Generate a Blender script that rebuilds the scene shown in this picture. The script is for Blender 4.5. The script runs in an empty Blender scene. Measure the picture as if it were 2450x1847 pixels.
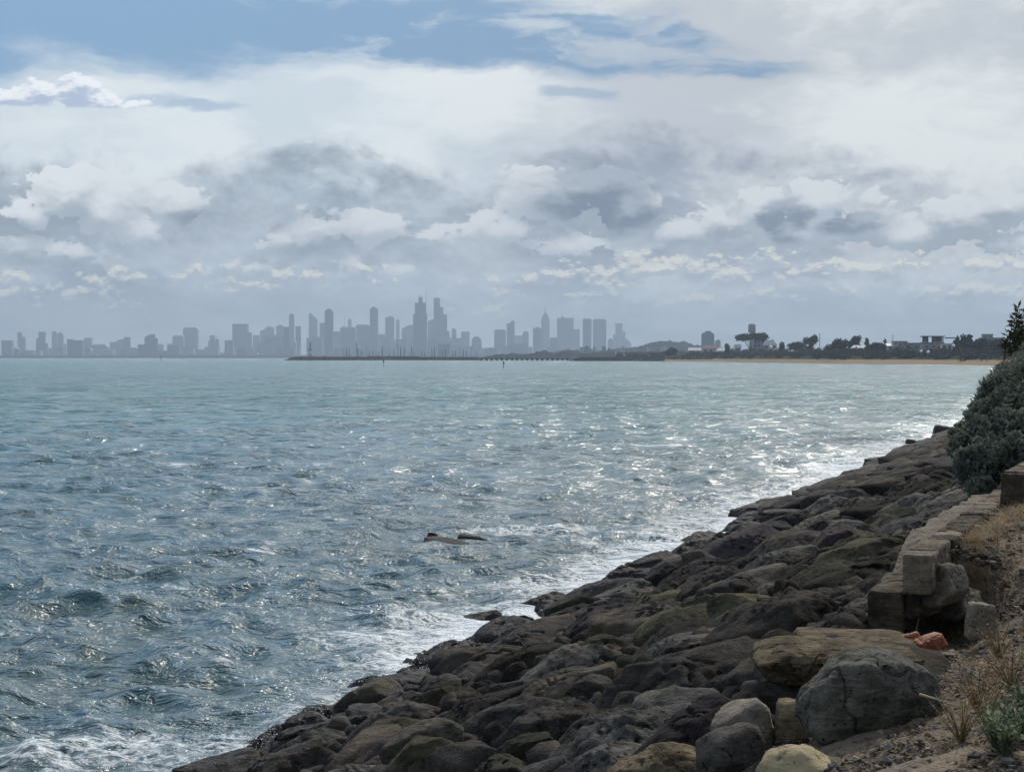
import bpy, math, random
import numpy as np
from mathutils import Vector, Matrix

SC = bpy.context.scene
# ------------------------------------------------------------------ camera, light, sky
F, CX, HY, WZ = 5200.0, 1225.0, 854.5, -4.5      # focal length / principal column / horizon row of the view; water level
R = math.radians
cam = bpy.data.cameras.new("camera")
cam.sensor_width = 36.0
cam.lens = 36.0 * F / 2450.0
cam.shift_y = -69.0 / 2450.0
cam.clip_start = 0.5
cam.clip_end = 60000.0
camo = bpy.data.objects.new("camera", cam)
camo.rotation_euler = (R(90), 0, 0)
SC.collection.objects.link(camo)
SC.camera = camo
SC.view_settings.view_transform = 'Standard'
SC.view_settings.look = 'None'
SC.view_settings.gamma = 1.0
SC.view_settings.exposure = 0.0
SC.view_settings.use_curve_mapping = False

SUN_AZ, SUN_EL = R(19), R(38)
sun = bpy.data.lights.new("sun", 'SUN')
sun.energy = 3.0
sun.angle = R(1.1)
sun.color = (1.0, 0.94, 0.85)
suno = bpy.data.objects.new("sun", sun)
sd = Vector((math.sin(SUN_AZ) * math.cos(SUN_EL), math.cos(SUN_AZ) * math.cos(SUN_EL), math.sin(SUN_EL)))
suno.rotation_euler = sd.to_track_quat('Z', 'Y').to_euler()
SC.collection.objects.link(suno)


class Sock:
    """a node socket with arithmetic"""
    def __init__(s, t, o): s.t, s.o = t, o
    def __add__(s, b): return s.t.m('ADD', s, b)
    def __radd__(s, b): return s.t.m('ADD', b, s)
    def __sub__(s, b): return s.t.m('SUBTRACT', s, b)
    def __rsub__(s, b): return s.t.m('SUBTRACT', b, s)
    def __mul__(s, b): return s.t.m('MULTIPLY', s, b)
    def __rmul__(s, b): return s.t.m('MULTIPLY', b, s)
    def __truediv__(s, b): return s.t.m('DIVIDE', s, b)
    def __pow__(s, b): return s.t.m('POWER', s, b)


class Tree:
    def __init__(s, nt): s.nt = nt
    def put(s, inp, v):
        if isinstance(v, Sock): s.nt.links.new(v.o, inp)
        elif v is not None:
            if hasattr(inp.default_value, '__len__') and not hasattr(v, '__len__'): v = (v,) * len(inp.default_value)
            if hasattr(inp.default_value, '__len__') and len(inp.default_value) == 4 and len(v) == 3: v = tuple(v) + (1,)
            inp.default_value = v
    def node(s, typ, ins=None, **props):
        n = s.nt.nodes.new(typ)
        for k, v in props.items(): setattr(n, k, v)
        for k, v in (ins or {}).items(): s.put(n.inputs[k], v)
        return n
    def m(s, op, a, b=None, c=None, clamp=False):
        n = s.nt.nodes.new('ShaderNodeMath'); n.operation = op; n.use_clamp = clamp
        for i, v in enumerate((a, b, c)):
            if v is not None: s.put(n.inputs[i], v)
        return Sock(s, n.outputs[0])
    def v(s, op, a, b=None, c=None, out=0):
        n = s.nt.nodes.new('ShaderNodeVectorMath'); n.operation = op
        for i, x in enumerate((a, b, c)):
            if x is not None: s.put(n.inputs[i], x)
        return Sock(s, n.outputs[out])
    def xyz(s, x, y, z=0.0):
        n = s.node('ShaderNodeCombineXYZ', {0: x, 1: y, 2: z}); return Sock(s, n.outputs[0])
    def sep(s, v):
        n = s.node('ShaderNodeSeparateXYZ', {0: v}); return [Sock(s, o) for o in n.outputs]
    def noise(s, vec, scale=1.0, detail=4.0, rough=0.55, dist=0.0, color=False, lac=2.0):
        n = s.node('ShaderNodeTexNoise', {'Vector': vec, 'Scale': scale, 'Detail': detail, 'Roughness': rough, 'Distortion': dist, 'Lacunarity': lac})
        return Sock(s, n.outputs['Color' if color else 'Fac'])
    def voro(s, vec, scale=1.0, feature='F1', rand=1.0, out='Distance'):
        n = s.node('ShaderNodeTexVoronoi', {'Vector': vec, 'Scale': scale, 'Randomness': rand}, feature=feature)
        return Sock(s, n.outputs[out])
    def step(s, x, a, b):
        n = s.node('ShaderNodeMapRange', {'Value': x, 'From Min': a, 'From Max': b}, interpolation_type='SMOOTHSTEP')
        return Sock(s, n.outputs[0])
    def lin(s, x, a, b, c=0.0, d=1.0):
        n = s.node('ShaderNodeMapRange', {'Value': x, 'From Min': a, 'From Max': b, 'To Min': c, 'To Max': d}, clamp=True)
        return Sock(s, n.outputs[0])
    def mix(s, f, a, b, mode='MIX'):
        n = s.nt.nodes.new('ShaderNodeMix'); n.data_type = 'RGBA'; n.blend_type = mode
        s.put(n.inputs[0], f); s.put(n.inputs[6], a); s.put(n.inputs[7], b)
        return Sock(s, n.outputs[2])
    def ramp(s, f, stops, interp='LINEAR'):
        n = s.nt.nodes.new('ShaderNodeValToRGB'); s.put(n.inputs[0], f)
        cr = n.color_ramp; cr.interpolation = interp
        while len(cr.elements) < len(stops): cr.elements.new(0.5)
        for e, (p, c) in zip(cr.elements, stops):
            e.position = p; e.color = tuple(c) + (1,) if len(c) == 3 else c
        return Sock(s, n.outputs[0])
    def bump(s, h, strength=1.0, dist=0.02, normal=None):
        n = s.node('ShaderNodeBump', {'Height': h, 'Strength': strength, 'Distance': dist})
        if normal is not None: s.put(n.inputs['Normal'], normal)
        return Sock(s, n.outputs[0])


def lin(c):                                   # sRGB 0..255 to linear
    return tuple(((v / 255.0) / 12.92 if v <= 10 else (((v / 255.0) + 0.055) / 1.055) ** 2.4) for v in c)


# ---- the sky: Nishita blue with cloud layers laid out by azimuth and elevation
world = bpy.data.worlds.new("World"); SC.world = world; world.use_nodes = True
world.node_tree.nodes.clear()
W = Tree(world.node_tree)
SKY_GAIN = 1.10
world.cycles.sampling_method = 'MANUAL'; world.cycles.sample_map_resolution = 512


def UV(px, py):                               # direction of a point of the view, in thousandths of azimuth / elevation
    return (math.atan((px - CX) / F) * 5.2, math.atan((HY - py) / F) * 5.2)


def n2(t, vec, scale, detail=4.0, rough=0.55, dist=0.0, color=False):
    n = t.node('ShaderNodeTexNoise', noise_dimensions='2D'); n.inputs['Scale'].default_value = scale
    for k, v in (('Vector', vec), ('Detail', detail), ('Roughness', rough), ('Distortion', dist)): t.put(n.inputs[k], v)
    return Sock(t, n.outputs['Color' if color else 'Fac'])
def v2(t, vec, scale, feature='F1', smooth=0.6):
    n = t.node('ShaderNodeTexVoronoi', voronoi_dimensions='2D', feature=feature)
    t.put(n.inputs['Vector'], vec); n.inputs['Scale'].default_value = scale
    if feature == 'SMOOTH_F1': n.inputs['Smoothness'].default_value = smooth
    return Sock(t, n.outputs['Distance'])


def group(name, fn):
    g = bpy.data.node_groups.new(name, 'ShaderNodeTree')
    g.interface.new_socket('P', in_out='INPUT', socket_type='NodeSocketVector')
    g.interface.new_socket('D', in_out='OUTPUT', socket_type='NodeSocketFloat')
    t = Tree(g); P = Sock(t, g.nodes.new('NodeGroupInput').outputs[0]); d = fn(t, P)
    go = g.nodes.new('NodeGroupOutput'); g.links.new(d.o, go.inputs[0])
    return g


def billow(s, stretch):
    """cauliflower relief: puffs on puffs over broken noise, about -0.5..0.5"""
    def fn(t, P):
        Q = t.v('MULTIPLY', P, (1.0, stretch, 1.0))
        w = t.v('SUBTRACT', n2(t, Q, s * 0.9, 4, 0.6, color=True), (0.5, 0.5, 0.5))
        Q = t.v('MULTIPLY_ADD', w, (0.55 / s, 0.55 / s, 0), Q)
        f = n2(t, Q, s * 0.8, 7, 0.60)
        a = v2(t, Q, s * 1.1, 'SMOOTH_F1', 0.5); b = v2(t, Q, s * 2.7, 'SMOOTH_F1', 0.3); c = v2(t, Q, s * 6.3); e = v2(t, Q, s * 14.0)
        return (f - 0.5) * 1.25 + (0.42 - a) * 0.36 + (0.40 - b) * 0.34 + (0.42 - c) * 0.20 + (0.42 - e) * 0.08
    return group('billow', fn)


def blobs_field(name, blobs, sm=0.25, even=False):
    def fn(t, P):
        best = None
        for (bx, by, rx, ry) in blobs:
            u, v = UV(bx, by); rx /= 1000.0; ry /= 1000.0
            L = t.v('LENGTH', t.v('MULTIPLY_ADD', P, (1 / rx, 1 / ry, 0), (-u / rx, -v / ry, 0)), out=1)
            if even: L = (L - 1.0) * (ry / 0.045)
            best = L if best is None else t.m('SMOOTH_MIN', best, L, sm)
        return (0.0 if even else 1.0) - best
    return group(name, fn)


def use(t, g, P):
    n = t.nt.nodes.new('ShaderNodeGroup'); n.node_tree = g; t.put(n.inputs[0], P); return Sock(t, n.outputs[0])


tc = W.node('ShaderNodeTexCoord')
X, Y, Z = W.sep(Sock(W, tc.outputs['Generated']))
U = W.m('ARCTAN2', X, Y) * 5.2
V = W.m('ARCSINE', Z) * 5.2
P = W.xyz(U, V, 0.0)
sky = W.node('ShaderNodeTexSky', sky_type='NISHITA', sun_disc=False, sun_elevation=SUN_EL, sun_rotation=SUN_AZ,
             altitude=10.0, air_density=1.0, dust_density=0.6, ozone_density=2.0)
blue = W.mix(1.0, Sock(W, sky.outputs[0]), (0.088, 0.100, 0.125), 'MULTIPLY')
# in the low band the photograph looks through, the clear sky is a mid blue
low_blue = W.mix(W.step(U, -1.2, 0.9), lin((130, 165, 199)), lin((128, 156, 185)))
blue = W.mix(W.step(V, 2.2, 0.7), blue, low_blue)

# 1 high white sheet with blue gaps
holes = [(150, 20, 1050, 175), (1000, 70, 620, 85), (1420, 120, 380, 60), (1690, 165, 190, 30),
         (-250, 120, 500, 120), (1620, 90, 90, 36), (-900, -100, 900, 400)]
G0 = blobs_field('blue_gaps', holes)
wsp = W.v('MULTIPLY', P, (1.0, 2.6, 1))
wv = W.v('SUBTRACT', n2(W, wsp, 2.2, 5, 0.6, color=True), (0.5, 0.5, 0.5))
PW = W.v('MULTIPLY_ADD', wv, (0.34, 0.10, 0), P)
wisp = n2(W, W.v('MULTIPLY', PW, (1.0, 3.6, 1)), 3.2, 8, 0.62)
hole = W.step(use(W, G0, PW) + (wisp - 0.5) * 0.9, -0.16, 0.42)
high = n2(W, W.v('MULTIPLY', P, (0.35, 0.9, 1)), 1.3, 5, 0.55)
hole = W.m('MAXIMUM', hole, W.step(V, 0.95, 1.5) * W.step(high, 0.45, 0.60))
streak = n2(W, W.v('MULTIPLY', PW, (1.0, 4.2, 1)), 1.9, 7, 0.6)
thin = W.step(streak, 0.52, 0.68)
hole = hole * (1.0 - thin * 0.62 * W.step(U, -1.9, 0.2))
soft = n2(W, W.v('MULTIPLY', PW, (1.0, 2.4, 1)), 1.5, 7, 0.58)
sheet_l = W.mix(W.step(soft, 0.38, 0.62), lin((205, 217, 225)), lin((225, 232, 235)))
sheet_r = W.mix(W.step(soft, 0.36, 0.62), lin((190, 196, 203)), lin((225, 229, 229)))
sheet = W.mix(W.step(U, -0.5, 0.5), sheet_l, sheet_r)
hole = W.m('MAXIMUM', hole, W.step(use(W, blobs_field('thin_gaps', [(450, 262, 230, 24), (1350, 225, 150, 22)]), PW) + (wisp - 0.5) * 1.2, 0.1, 0.8) * 0.55)
col = W.mix(hole, sheet, blue)

B1 = billow(5.0, 1.35); B2 = billow(10.0, 1.9)
d1 = (-0.004, 0.030, 0); d2 = (0.003, 0.014, 0)
b1 = use(W, B1, P); b1s = use(W, B1, W.v('ADD', P, d1)); b2 = use(W, B2, P); b2s = use(W, B2, W.v('ADD', P, d2))
r1 = b1 - b1s; r2 = b2 - b2s


def layer(name, blobs, warp, amp, b, bs, dl, sm=0.25, big=False):
    g = blobs_field(name, blobs, sm, True)
    f = use(W, g, W.v('MULTIPLY_ADD', wv, (warp, warp * 0.5, 0), P)); fs = use(W, g, W.v('MULTIPLY_ADD', wv, (warp, warp * 0.5, 0), W.v('ADD', P, dl)))
    if big: return f + b * amp, fs + bs * amp, f - use(W, g, W.v('MULTIPLY_ADD', wv, (warp, warp * 0.5, 0), W.v('ADD', P, (-0.01, 0.055, 0))))
    return f + b * amp, fs + bs * amp


# 2 the puffy cloud against the blue at the left
dp, dp2 = layer('small_cumulus', [(20, 248, 70, 24), (110, 240, 70, 30), (190, 232, 52, 46), (250, 254, 55, 24), (310, 264, 45, 12)], 0.03, 0.75, b2, b2s, d2)
flatb = W.step(V, UV(0, 274)[1], UV(0, 264)[1])
mp = W.step(dp, -0.04, 0.10) * flatb
lp = W.step((dp - dp2) * 0.9 - W.step(dp, 0.2, 0.9) * 0.35 + 0.1, -0.10, 0.34)
col = W.mix(mp, col, W.mix(lp, lin((176, 190, 212)), lin((238, 242, 246))))

# 3 grey deck of cloud over the horizon
edge = n2(W, W.v('MULTIPLY', P, (1.0, 1.6, 1)), 1.9, 7, 0.62, 0.4)
vv = V + (edge - 0.5) * 0.42 + b1 * 0.10
deck = W.step(vv, 0.50, 0.37)
blotch = n2(W, W.v('MULTIPLY', P, (1.0, 2.2, 1)), 2.3, 7, 0.62, 0.3)
deckc_l = W.mix(W.step(blotch, 0.35, 0.62), lin((138, 152, 165)), lin((176, 188, 199)))
deckc_r = W.mix(W.step(blotch, 0.35, 0.60), lin((150, 160, 174)), lin((199, 205, 209)))
deckc = W.mix(W.step(U, -0.4, 0.6), deckc_l, deckc_r)
tex = W.lin(r1 * 0.8 + r2 * 0.6, -0.35, 0.35, 0.86, 1.14)
deckc = W.v('SCALE', deckc); W.put(deckc.o.node.inputs['Scale'], tex)
col = W.mix(deck * 0.92, col, deckc)

# 4 cumulus heaps in front of the deck
heaps = [(60, 520, 90, 45), (170, 480, 75, 55), (250, 510, 70, 60), (330, 560, 75, 36), (430, 490, 60, 42), (60, 580, 100, 24),
         (520, 572, 42, 18), (690, 575, 60, 26), (760, 545, 80, 36), (900, 545, 110, 36), (1020, 560, 90, 30), (1130, 556, 20, 16),
         (1210, 545, 80, 36), (1290, 470, 80, 70), (1400, 450, 100, 62), (1490, 500, 65, 60), (1340, 590, 120, 40), (130, 600, 140, 30),
         (1640, 550, 90, 36), (1730, 520, 70, 24), (1840, 500, 70, 50), (1900, 560, 90, 44), (1960, 480, 80, 50), (2080, 520, 50, 40),
         (2180, 565, 100, 36), (2300, 520, 80, 50), (2410, 500, 70, 50), (2450, 590, 80, 24), (1500, 600, 110, 30), (600, 640, 90, 16),
         (840, 640, 28, 22), (950, 640, 40, 18), (220, 600, 36, 14)]
dh, dh2, dtop = layer('cumulus_heaps', [(a_, b_, c_ * 1.12, d_ * 1.2) for a_, b_, c_, d_ in heaps], 0.09, 2.0, b1 + b2 * 0.4, b1s + b2s * 0.4, d1, 0.25, True)
soft_ = W.step(n2(W, P, 2.4, 3, 0.5), 0.42, 0.62)
mh = W.step(dh, -0.06, W.lin(soft_, 0, 1, 0.03, 0.30))
lh = W.step((dh - dh2) * 0.36 + dtop * 0.34 - W.step(dh, 0.35, 1.6) * 0.16, -0.22, 0.62)
patch = W.step(n2(W, P, 1.6, 4, 0.55), 0.40, 0.60)
dk = blobs_field('dark_heaps', [(1400, 485, 150, 85), (1920, 530, 60, 70), (2080, 530, 70, 40), (1390, 440, 150, 60), (600, 520, 200, 50), (1500, 640, 90, 20)])
dark = W.step(use(W, dk, PW) + b1 * 0.4, -0.1, 0.5)
shade = W.mix(patch, lin((144, 155, 166)), lin((176, 186, 196)))
shade = W.mix(dark, shade, lin((106, 120, 137)))
lit = W.mix(W.step(U, -1.6, -0.2), lin((236, 241, 244)), lin((220, 224, 226)))
lit = W.mix(dark * 0.9, lit, lin((158, 169, 181)))
col = W.mix(mh * W.lin(patch, 0, 1, 0.90, 0.98), col, W.mix(lh * W.lin(patch, 0, 1, 1.0, 0.90), shade, lit))

# 5 low cream tops in streaks near the horizon
lows = [(40, 665, 50, 12), (130, 702, 90, 16), (500, 660, 50, 18), (300, 670, 90, 12), (730, 665, 60, 10), (620, 683, 40, 5), (200, 720, 60, 8),
        (1330, 660, 70, 26), (1440, 672, 80, 34), (1560, 640, 130, 24), (1700, 655, 110, 24), (1830, 625, 100, 22), (1980, 635, 110, 18),
        (2060, 650, 50, 12), (2150, 640, 30, 16), (2040, 700, 60, 16), (2240, 697, 80, 16), (2380, 640, 90, 20), (2360, 702, 60, 9),
        (1650, 714, 110, 9), (1920, 722, 22, 7), (1050, 672, 60, 5), (2440, 700, 50, 8), (1180, 745, 50, 16), (1280, 708, 40, 10), (850, 640, 30, 12), (1900, 655, 80, 10)]
dl_, dl2 = layer('low_tops', lows, 0.06, 1.7, b2, b2s, d2)
ml = W.step(dl_, -0.10, 0.30)
ll = W.step((dl_ - dl2) * 0.6, -0.16, 0.30)
col = W.mix(ml * 0.85, col, W.mix(ll, lin((170, 179, 188)), lin((232, 230, 216))))

# 6 pale grey air just over the horizon
hz = W.step(V, 0.20, 0.04)
band = n2(W, W.v('MULTIPLY', P, (1.0, 7.0, 1)), 1.6, 4, 0.5)
col = W.mix(hz * 0.85, col, W.mix(W.step(band, 0.4, 0.62), lin((150, 167, 180)), lin((170, 183, 191))))
bg = W.node('ShaderNodeBackground', {'Color': col, 'Strength': SKY_GAIN})
# the rest of the sky, away from the detailed part: broken bright cloud and blue
oc = n2(W, W.v('MULTIPLY', P, (0.30, 0.55, 1)), 1.2, 4, 0.55)
oc2 = n2(W, W.v('MULTIPLY', P, (0.5, 1.3, 1)), 1.7, 3, 0.5)
rest = W.mix(W.step(oc2, 0.4, 0.6), lin((186, 194, 205)), lin((222, 228, 232)))
rest = W.mix(W.step(oc, 0.43, 0.56) * W.step(V, 0.3, 1.2), rest, W.mix(1.0, Sock(W, sky.outputs[0]), (0.150, 0.165, 0.190), 'MULTIPLY'))
rest = W.mix(W.step(V, 0.55, 0.15), rest, lin((162, 174, 188)))
rest = W.mix(W.step(Y, 0.15, -0.35) * 0.85, rest, (0.29, 0.34, 0.40))
glow = W.v('DOT_PRODUCT', Sock(W, tc.outputs['Generated']), tuple(sd), out=1)
rest = W.mix(W.step(glow, 0.80, 0.99) * 0.8, rest, (1.5, 1.45, 1.35))
rest = W.mix(W.step(V, -0.01, -0.06), rest, (0.10, 0.14, 0.16))
bg2 = W.node('ShaderNodeBackground', {'Color': rest, 'Strength': SKY_GAIN})
win = W.step(V, 1.30, 1.02) * W.step(V, -0.03, -0.01) * W.step(W.m('ABSOLUTE', U), 2.1, 1.75)
mx = W.node('ShaderNodeMixShader', {0: win}); W.nt.links.new(bg2.outputs[0], mx.inputs[1]); W.nt.links.new(bg.outputs[0], mx.inputs[2])
wo = W.node('ShaderNodeOutputWorld'); W.nt.links.new(mx.outputs[0], wo.inputs[0])

# ------------------------------------------------------------------ helpers
COL = SC.collection


def at(px, py, D):                            # a point of the view at depth D
    return Vector(((px - CX) / F * D, D, (HY - py) / F * D))


def tag(o, label=None, cat=None, group=None, kind=None):
    if label: o['label'] = label
    if cat: o['category'] = cat
    if group: o['group'] = group
    if kind: o['kind'] = kind
    return o


def empty(name, loc, label=None, cat=None, group=None):
    o = bpy.data.objects.new(name, None); COL.objects.link(o); o.location = loc
    o.empty_display_size = 0.1
    return tag(o, label, cat, group)


def mesh_np(name, v, f, mat, parent=None, loc=(0, 0, 0), smooth=True, attrs=None):
    """fast mesh from arrays; f is an (n,3) or (n,4) array"""
    v = np.asarray(v, dtype=np.float32); f = np.asarray(f, dtype=np.int32)
    me = bpy.data.meshes.new(name)
    n, k = f.shape
    me.vertices.add(len(v)); me.vertices.foreach_set('co', v.ravel())
    me.loops.add(n * k); me.loops.foreach_set('vertex_index', f.ravel())
    me.polygons.add(n); me.polygons.foreach_set('loop_start', np.arange(0, n * k, k, dtype=np.int32))
    me.polygons.foreach_set('use_smooth', np.full(n, smooth, dtype=bool))
    for an, arr in (attrs or {}).items():
        a = me.attributes.new(an, 'FLOAT', 'POINT'); a.data.foreach_set('value', np.asarray(arr, dtype=np.float32))
    me.update(calc_edges=True); me.validate()
    if mat is not None: me.materials.append(mat)
    o = bpy.data.objects.new(name, me); COL.objects.link(o); o.location = loc
    if parent is not None: o.parent = parent
    return o


class MB:
    """collects boxes, tubes and prisms and links them as one mesh object"""
    def __init__(s): s.v, s.f = [], []
    def add(s, v, f):
        b = len(s.v); s.v += [tuple(p) for p in v]; s.f += [tuple(i + b for i in q) for q in f]
    def box(s, c, d, rz=0.0, taper=1.0):
        hx, hy, hz = d[0] / 2, d[1] / 2, d[2] / 2
        cs, sn = math.cos(rz), math.sin(rz); P = []
        for z, k in ((-hz, 1.0), (hz, taper)):
            for x, y in ((-hx, -hy), (hx, -hy), (hx, hy), (-hx, hy)):
                x2, y2 = x * k, y * k
                P.append((c[0] + x2 * cs - y2 * sn, c[1] + x2 * sn + y2 * cs, c[2] + z))
        s.add(P, [(3, 2, 1, 0), (4, 5, 6, 7), (0, 1, 5, 4), (1, 2, 6, 5), (2, 3, 7, 6), (3, 0, 4, 7)]); return s
    def tube(s, pts, rad, n=8, cap=True):
        pts = [Vector(p) for p in pts]; P = []; Fc = []
        for i, p in enumerate(pts):
            t = (pts[min(i + 1, len(pts) - 1)] - pts[max(i - 1, 0)]).normalized()
            a = t.cross(Vector((0.3, 0.9, 0.1)) if abs(t.z) > 0.8 else Vector((0, 0, 1))).normalized(); b = t.cross(a)
            r = rad[i] if hasattr(rad, '__len__') else rad
            P += [p + (a * math.cos(2 * math.pi * k / n) + b * math.sin(2 * math.pi * k / n)) * r for k in range(n)]
        for i in range(len(pts) - 1):
            for k in range(n):
                k2 = (k + 1) % n; Fc.append((i * n + k, i * n + k2, (i + 1) * n + k2, (i + 1) * n + k))
        if cap: Fc += [tuple(range(n - 1, -1, -1)), tuple((len(pts) - 1) * n + k for k in range(n))]
        s.add(P, Fc); return s
    def prism(s, prof, y0, y1):                # profile of (x, z), extruded in depth
        n = len(prof)
        s.add([(x, y0, z) for x, z in prof] + [(x, y1, z) for x, z in prof],
              [tuple(range(n)), tuple(range(2 * n - 1, n - 1, -1))] + [((i + 1) % n, i, i + n, (i + 1) % n + n) for i in range(n)]); return s
    def build(s, name, mat, parent=None, loc=(0, 0, 0), smooth=False):
        me = bpy.data.meshes.new(name); me.from_pydata(s.v, [], s.f); me.update()
        if smooth:
            for p in me.polygons: p.use_smooth = True
        if mat is not None: me.materials.append(mat)
        o = bpy.data.objects.new(name, me); COL.objects.link(o); o.location = loc
        if parent is not None: o.parent = parent
        return o


def hash3(ix, iy, iz, seed):
    h = (ix.astype(np.int64) * 374761393 + iy.astype(np.int64) * 668265263 + iz.astype(np.int64) * 2147483647 + seed * 1274126177) & 0xffffffff
    h = ((h ^ (h >> 13)) * 1274126177) & 0xffffffff
    h = ((h ^ (h >> 16)) * 2246822519) & 0xffffffff
    return ((h ^ (h >> 15)) & 0xffffff) / float(0xffffff)


def vnoise(P, seed=0):
    """value noise in -1..1"""
    P = np.asarray(P, dtype=np.float64); i = np.floor(P).astype(np.int64); f = P - i
    w = f * f * f * (f * (f * 6 - 15) + 10); out = 0
    for dx in (0, 1):
        for dy in (0, 1):
            for dz in (0, 1):
                k = (w[:, 0] if dx else 1 - w[:, 0]) * (w[:, 1] if dy else 1 - w[:, 1]) * (w[:, 2] if dz else 1 - w[:, 2])
                out = out + k * hash3(i[:, 0] + dx, i[:, 1] + dy, i[:, 2] + dz, seed)
    return out * 2 - 1


def fbm(P, octv=4, seed=0, rough=0.5):
    P = np.asarray(P, dtype=np.float64); a, out = 1.0, 0.0
    for k in range(octv):
        out = out + a * vnoise(P * (2.03 ** k) + 17.3 * k, seed + k); a *= rough
    return out


def ico(level):
    import bmesh
    bm = bmesh.new(); bmesh.ops.create_icosphere(bm, subdivisions=level, radius=1.0)
    v = np.array([p.co[:] for p in bm.verts]); f = np.array([[q.index for q in p.verts] for p in bm.faces]); bm.free()
    return v, f


ICO = {k: ico(k) for k in (1, 2, 3, 4, 5, 6)}

# ------------------------------------------------------------------ materials
def mat(name, fn, disp=False):
    m = bpy.data.materials.new(name); m.use_nodes = True; m.node_tree.nodes.clear(); t = Tree(m.node_tree)
    bs = t.node('ShaderNodeBsdfPrincipled'); out = t.node('ShaderNodeOutputMaterial'); t.nt.links.new(bs.outputs[0], out.inputs[0])
    r = fn(t, bs)
    for k, v in (r or {}).items(): t.put(bs.inputs[k], v)
    return m


def geo(t): return Sock(t, t.node('ShaderNodeNewGeometry').outputs['Position'])
def obj_rand(t): return Sock(t, t.node('ShaderNodeObjectInfo').outputs['Random'])
def attr(t, n): return Sock(t, t.node('ShaderNodeAttribute', attribute_name=n).outputs['Fac'])


def simple(name, c, rough=0.8, var=0.3, scale=3.0, bump=0.0, metal=0.0):
    def fn(t, b):
        p = geo(t); n = t.noise(p, scale, 5, 0.6)
        c0 = tuple(x * (1 - var) for x in c); c1 = tuple(min(1, x * (1 + var)) for x in c)
        d = {'Base Color': t.mix(t.step(n, 0.3, 0.7), c0, c1), 'Roughness': rough, 'Metallic': metal}
        if bump: d['Normal'] = t.bump(n, 1.0, bump)
        return d
    return mat(name, fn)


def rock_mat(name, c_dark, c_mid, c_tan, tan_amt=0.3, rnd=True, pit=0.0):
    def fn(t, b):
        p = geo(t); r = t.m('FRACT', obj_rand(t) + Sock(t, t.node('ShaderNodeNewGeometry').outputs['Random Per Island']))
        q = t.v('ADD', p, t.xyz(r * 31.0, r * 17.0, r * 11.0))
        n1 = t.noise(q, 1.3, 4, 0.6); n2 = t.noise(q, 7.0, 6, 0.68); n3 = t.noise(q, 34.0, 5, 0.7)
        st = t.noise(t.v('MULTIPLY', q, (2.2, 2.2, 15.0)), 1.6, 5, 0.65, 0.8)
        c = t.mix(t.step(n2, 0.30, 0.68), c_dark, c_mid)
        tone = t.m('FRACT', r * 7.31)
        tn = t.m('MULTIPLY', t.step(n1 + (tone - 0.5) * 0.35, 0.50, 0.68), tan_amt, clamp=True)
        c = t.mix(tn, c, c_tan)
        c = t.mix(t.step(st, 0.50, 0.72) * 0.35, c, tuple(x * 1.7 for x in c_mid))
        sp = t.step(n3, 0.56, 0.74)
        c = t.mix(sp * 0.40, c, (0.12, 0.115, 0.10))
        c = t.mix(t.step(n3, 0.44, 0.30) * 0.65, c, tuple(x * 0.35 for x in c_dark))
        val = t.lin(t.m('FRACT', r * 3.77), 0, 1, 0.85, 2.7)
        c = t.v('SCALE', c); t.put(c.o.node.inputs['Scale'], val)
        z = t.sep(p)[2]
        wetn = z + (n1 - 0.5) * 0.7
        wet = t.step(wetn, WZ + 1.05, WZ + 0.25)
        weed = wet * t.step(n2, 0.42, 0.62)
        c2 = t.mix(wet * 0.72, c, (0.018, 0.018, 0.02))
        c2 = t.mix(weed * 0.30, c2, (0.024, 0.016, 0.013))
        ro = t.m('SUBTRACT', 0.95, wet * t.step(n2, 0.62, 0.45) * 0.35)
        hgt = n2 * 0.6 + n3 * 0.35 + st * 0.5
        if pit:
            vo = t.noise(q, 17.0, 3, 0.65); hgt = hgt - t.step(vo, 0.40, 0.27) * pit
            c2 = t.mix(t.step(vo, 0.38, 0.27) * 0.7, c2, tuple(x * 0.3 for x in c_dark))
        return {'Base Color': c2, 'Roughness': ro, 'Normal': t.bump(hgt, 1.0, 0.085), 'Specular IOR Level': t.lin(wet, 0, 1, 0.06, 0.16)}
    return mat(name, fn)


ROCK = rock_mat('basalt_rock', (0.009, 0.008, 0.0075), (0.034, 0.031, 0.027), (0.078, 0.062, 0.042), 0.45)
ROCK_OLIVE = rock_mat('olive_rock', (0.011, 0.011, 0.008), (0.033, 0.032, 0.022), (0.058, 0.050, 0.028), 0.6)
ROCK_GREY = rock_mat('grey_rock', (0.018, 0.018, 0.017), (0.066, 0.062, 0.055), (0.095, 0.080, 0.060), 0.3, pit=0.3)
ROCK_TAN = rock_mat('tan_rock', (0.110, 0.085, 0.050), (0.250, 0.205, 0.125), (0.330, 0.270, 0.165), 0.7)
ROCK_PIT = rock_mat('pitted_tan_rock', (0.022, 0.017, 0.011), (0.090, 0.070, 0.045), (0.150, 0.110, 0.064), 0.6, pit=1.2)
ROCK_PURPLE = rock_mat('violet_dark_rock', (0.012, 0.010, 0.011), (0.034, 0.029, 0.030), (0.050, 0.036, 0.033), 0.6)
ROCK_BOULDER = rock_mat('big_boulder_rock', (0.028, 0.027, 0.022), (0.082, 0.077, 0.064), (0.105, 0.082, 0.052), 0.45, pit=0.35)
CONCRETE = rock_mat('old_concrete', (0.038, 0.034, 0.027), (0.108, 0.096, 0.078), (0.150, 0.125, 0.088), 0.4)
BLUESTONE = rock_mat('bluestone_block', (0.040, 0.033, 0.025), (0.112, 0.094, 0.072), (0.165, 0.130, 0.088), 0.5)
BRICK = simple('red_brick', (0.26, 0.082, 0.036), 0.85, 0.35, 14.0, 0.01)
MORTAR = simple('brick_mortar', (0.26, 0.14, 0.085), 0.9, 0.25, 20.0, 0.005)


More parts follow.
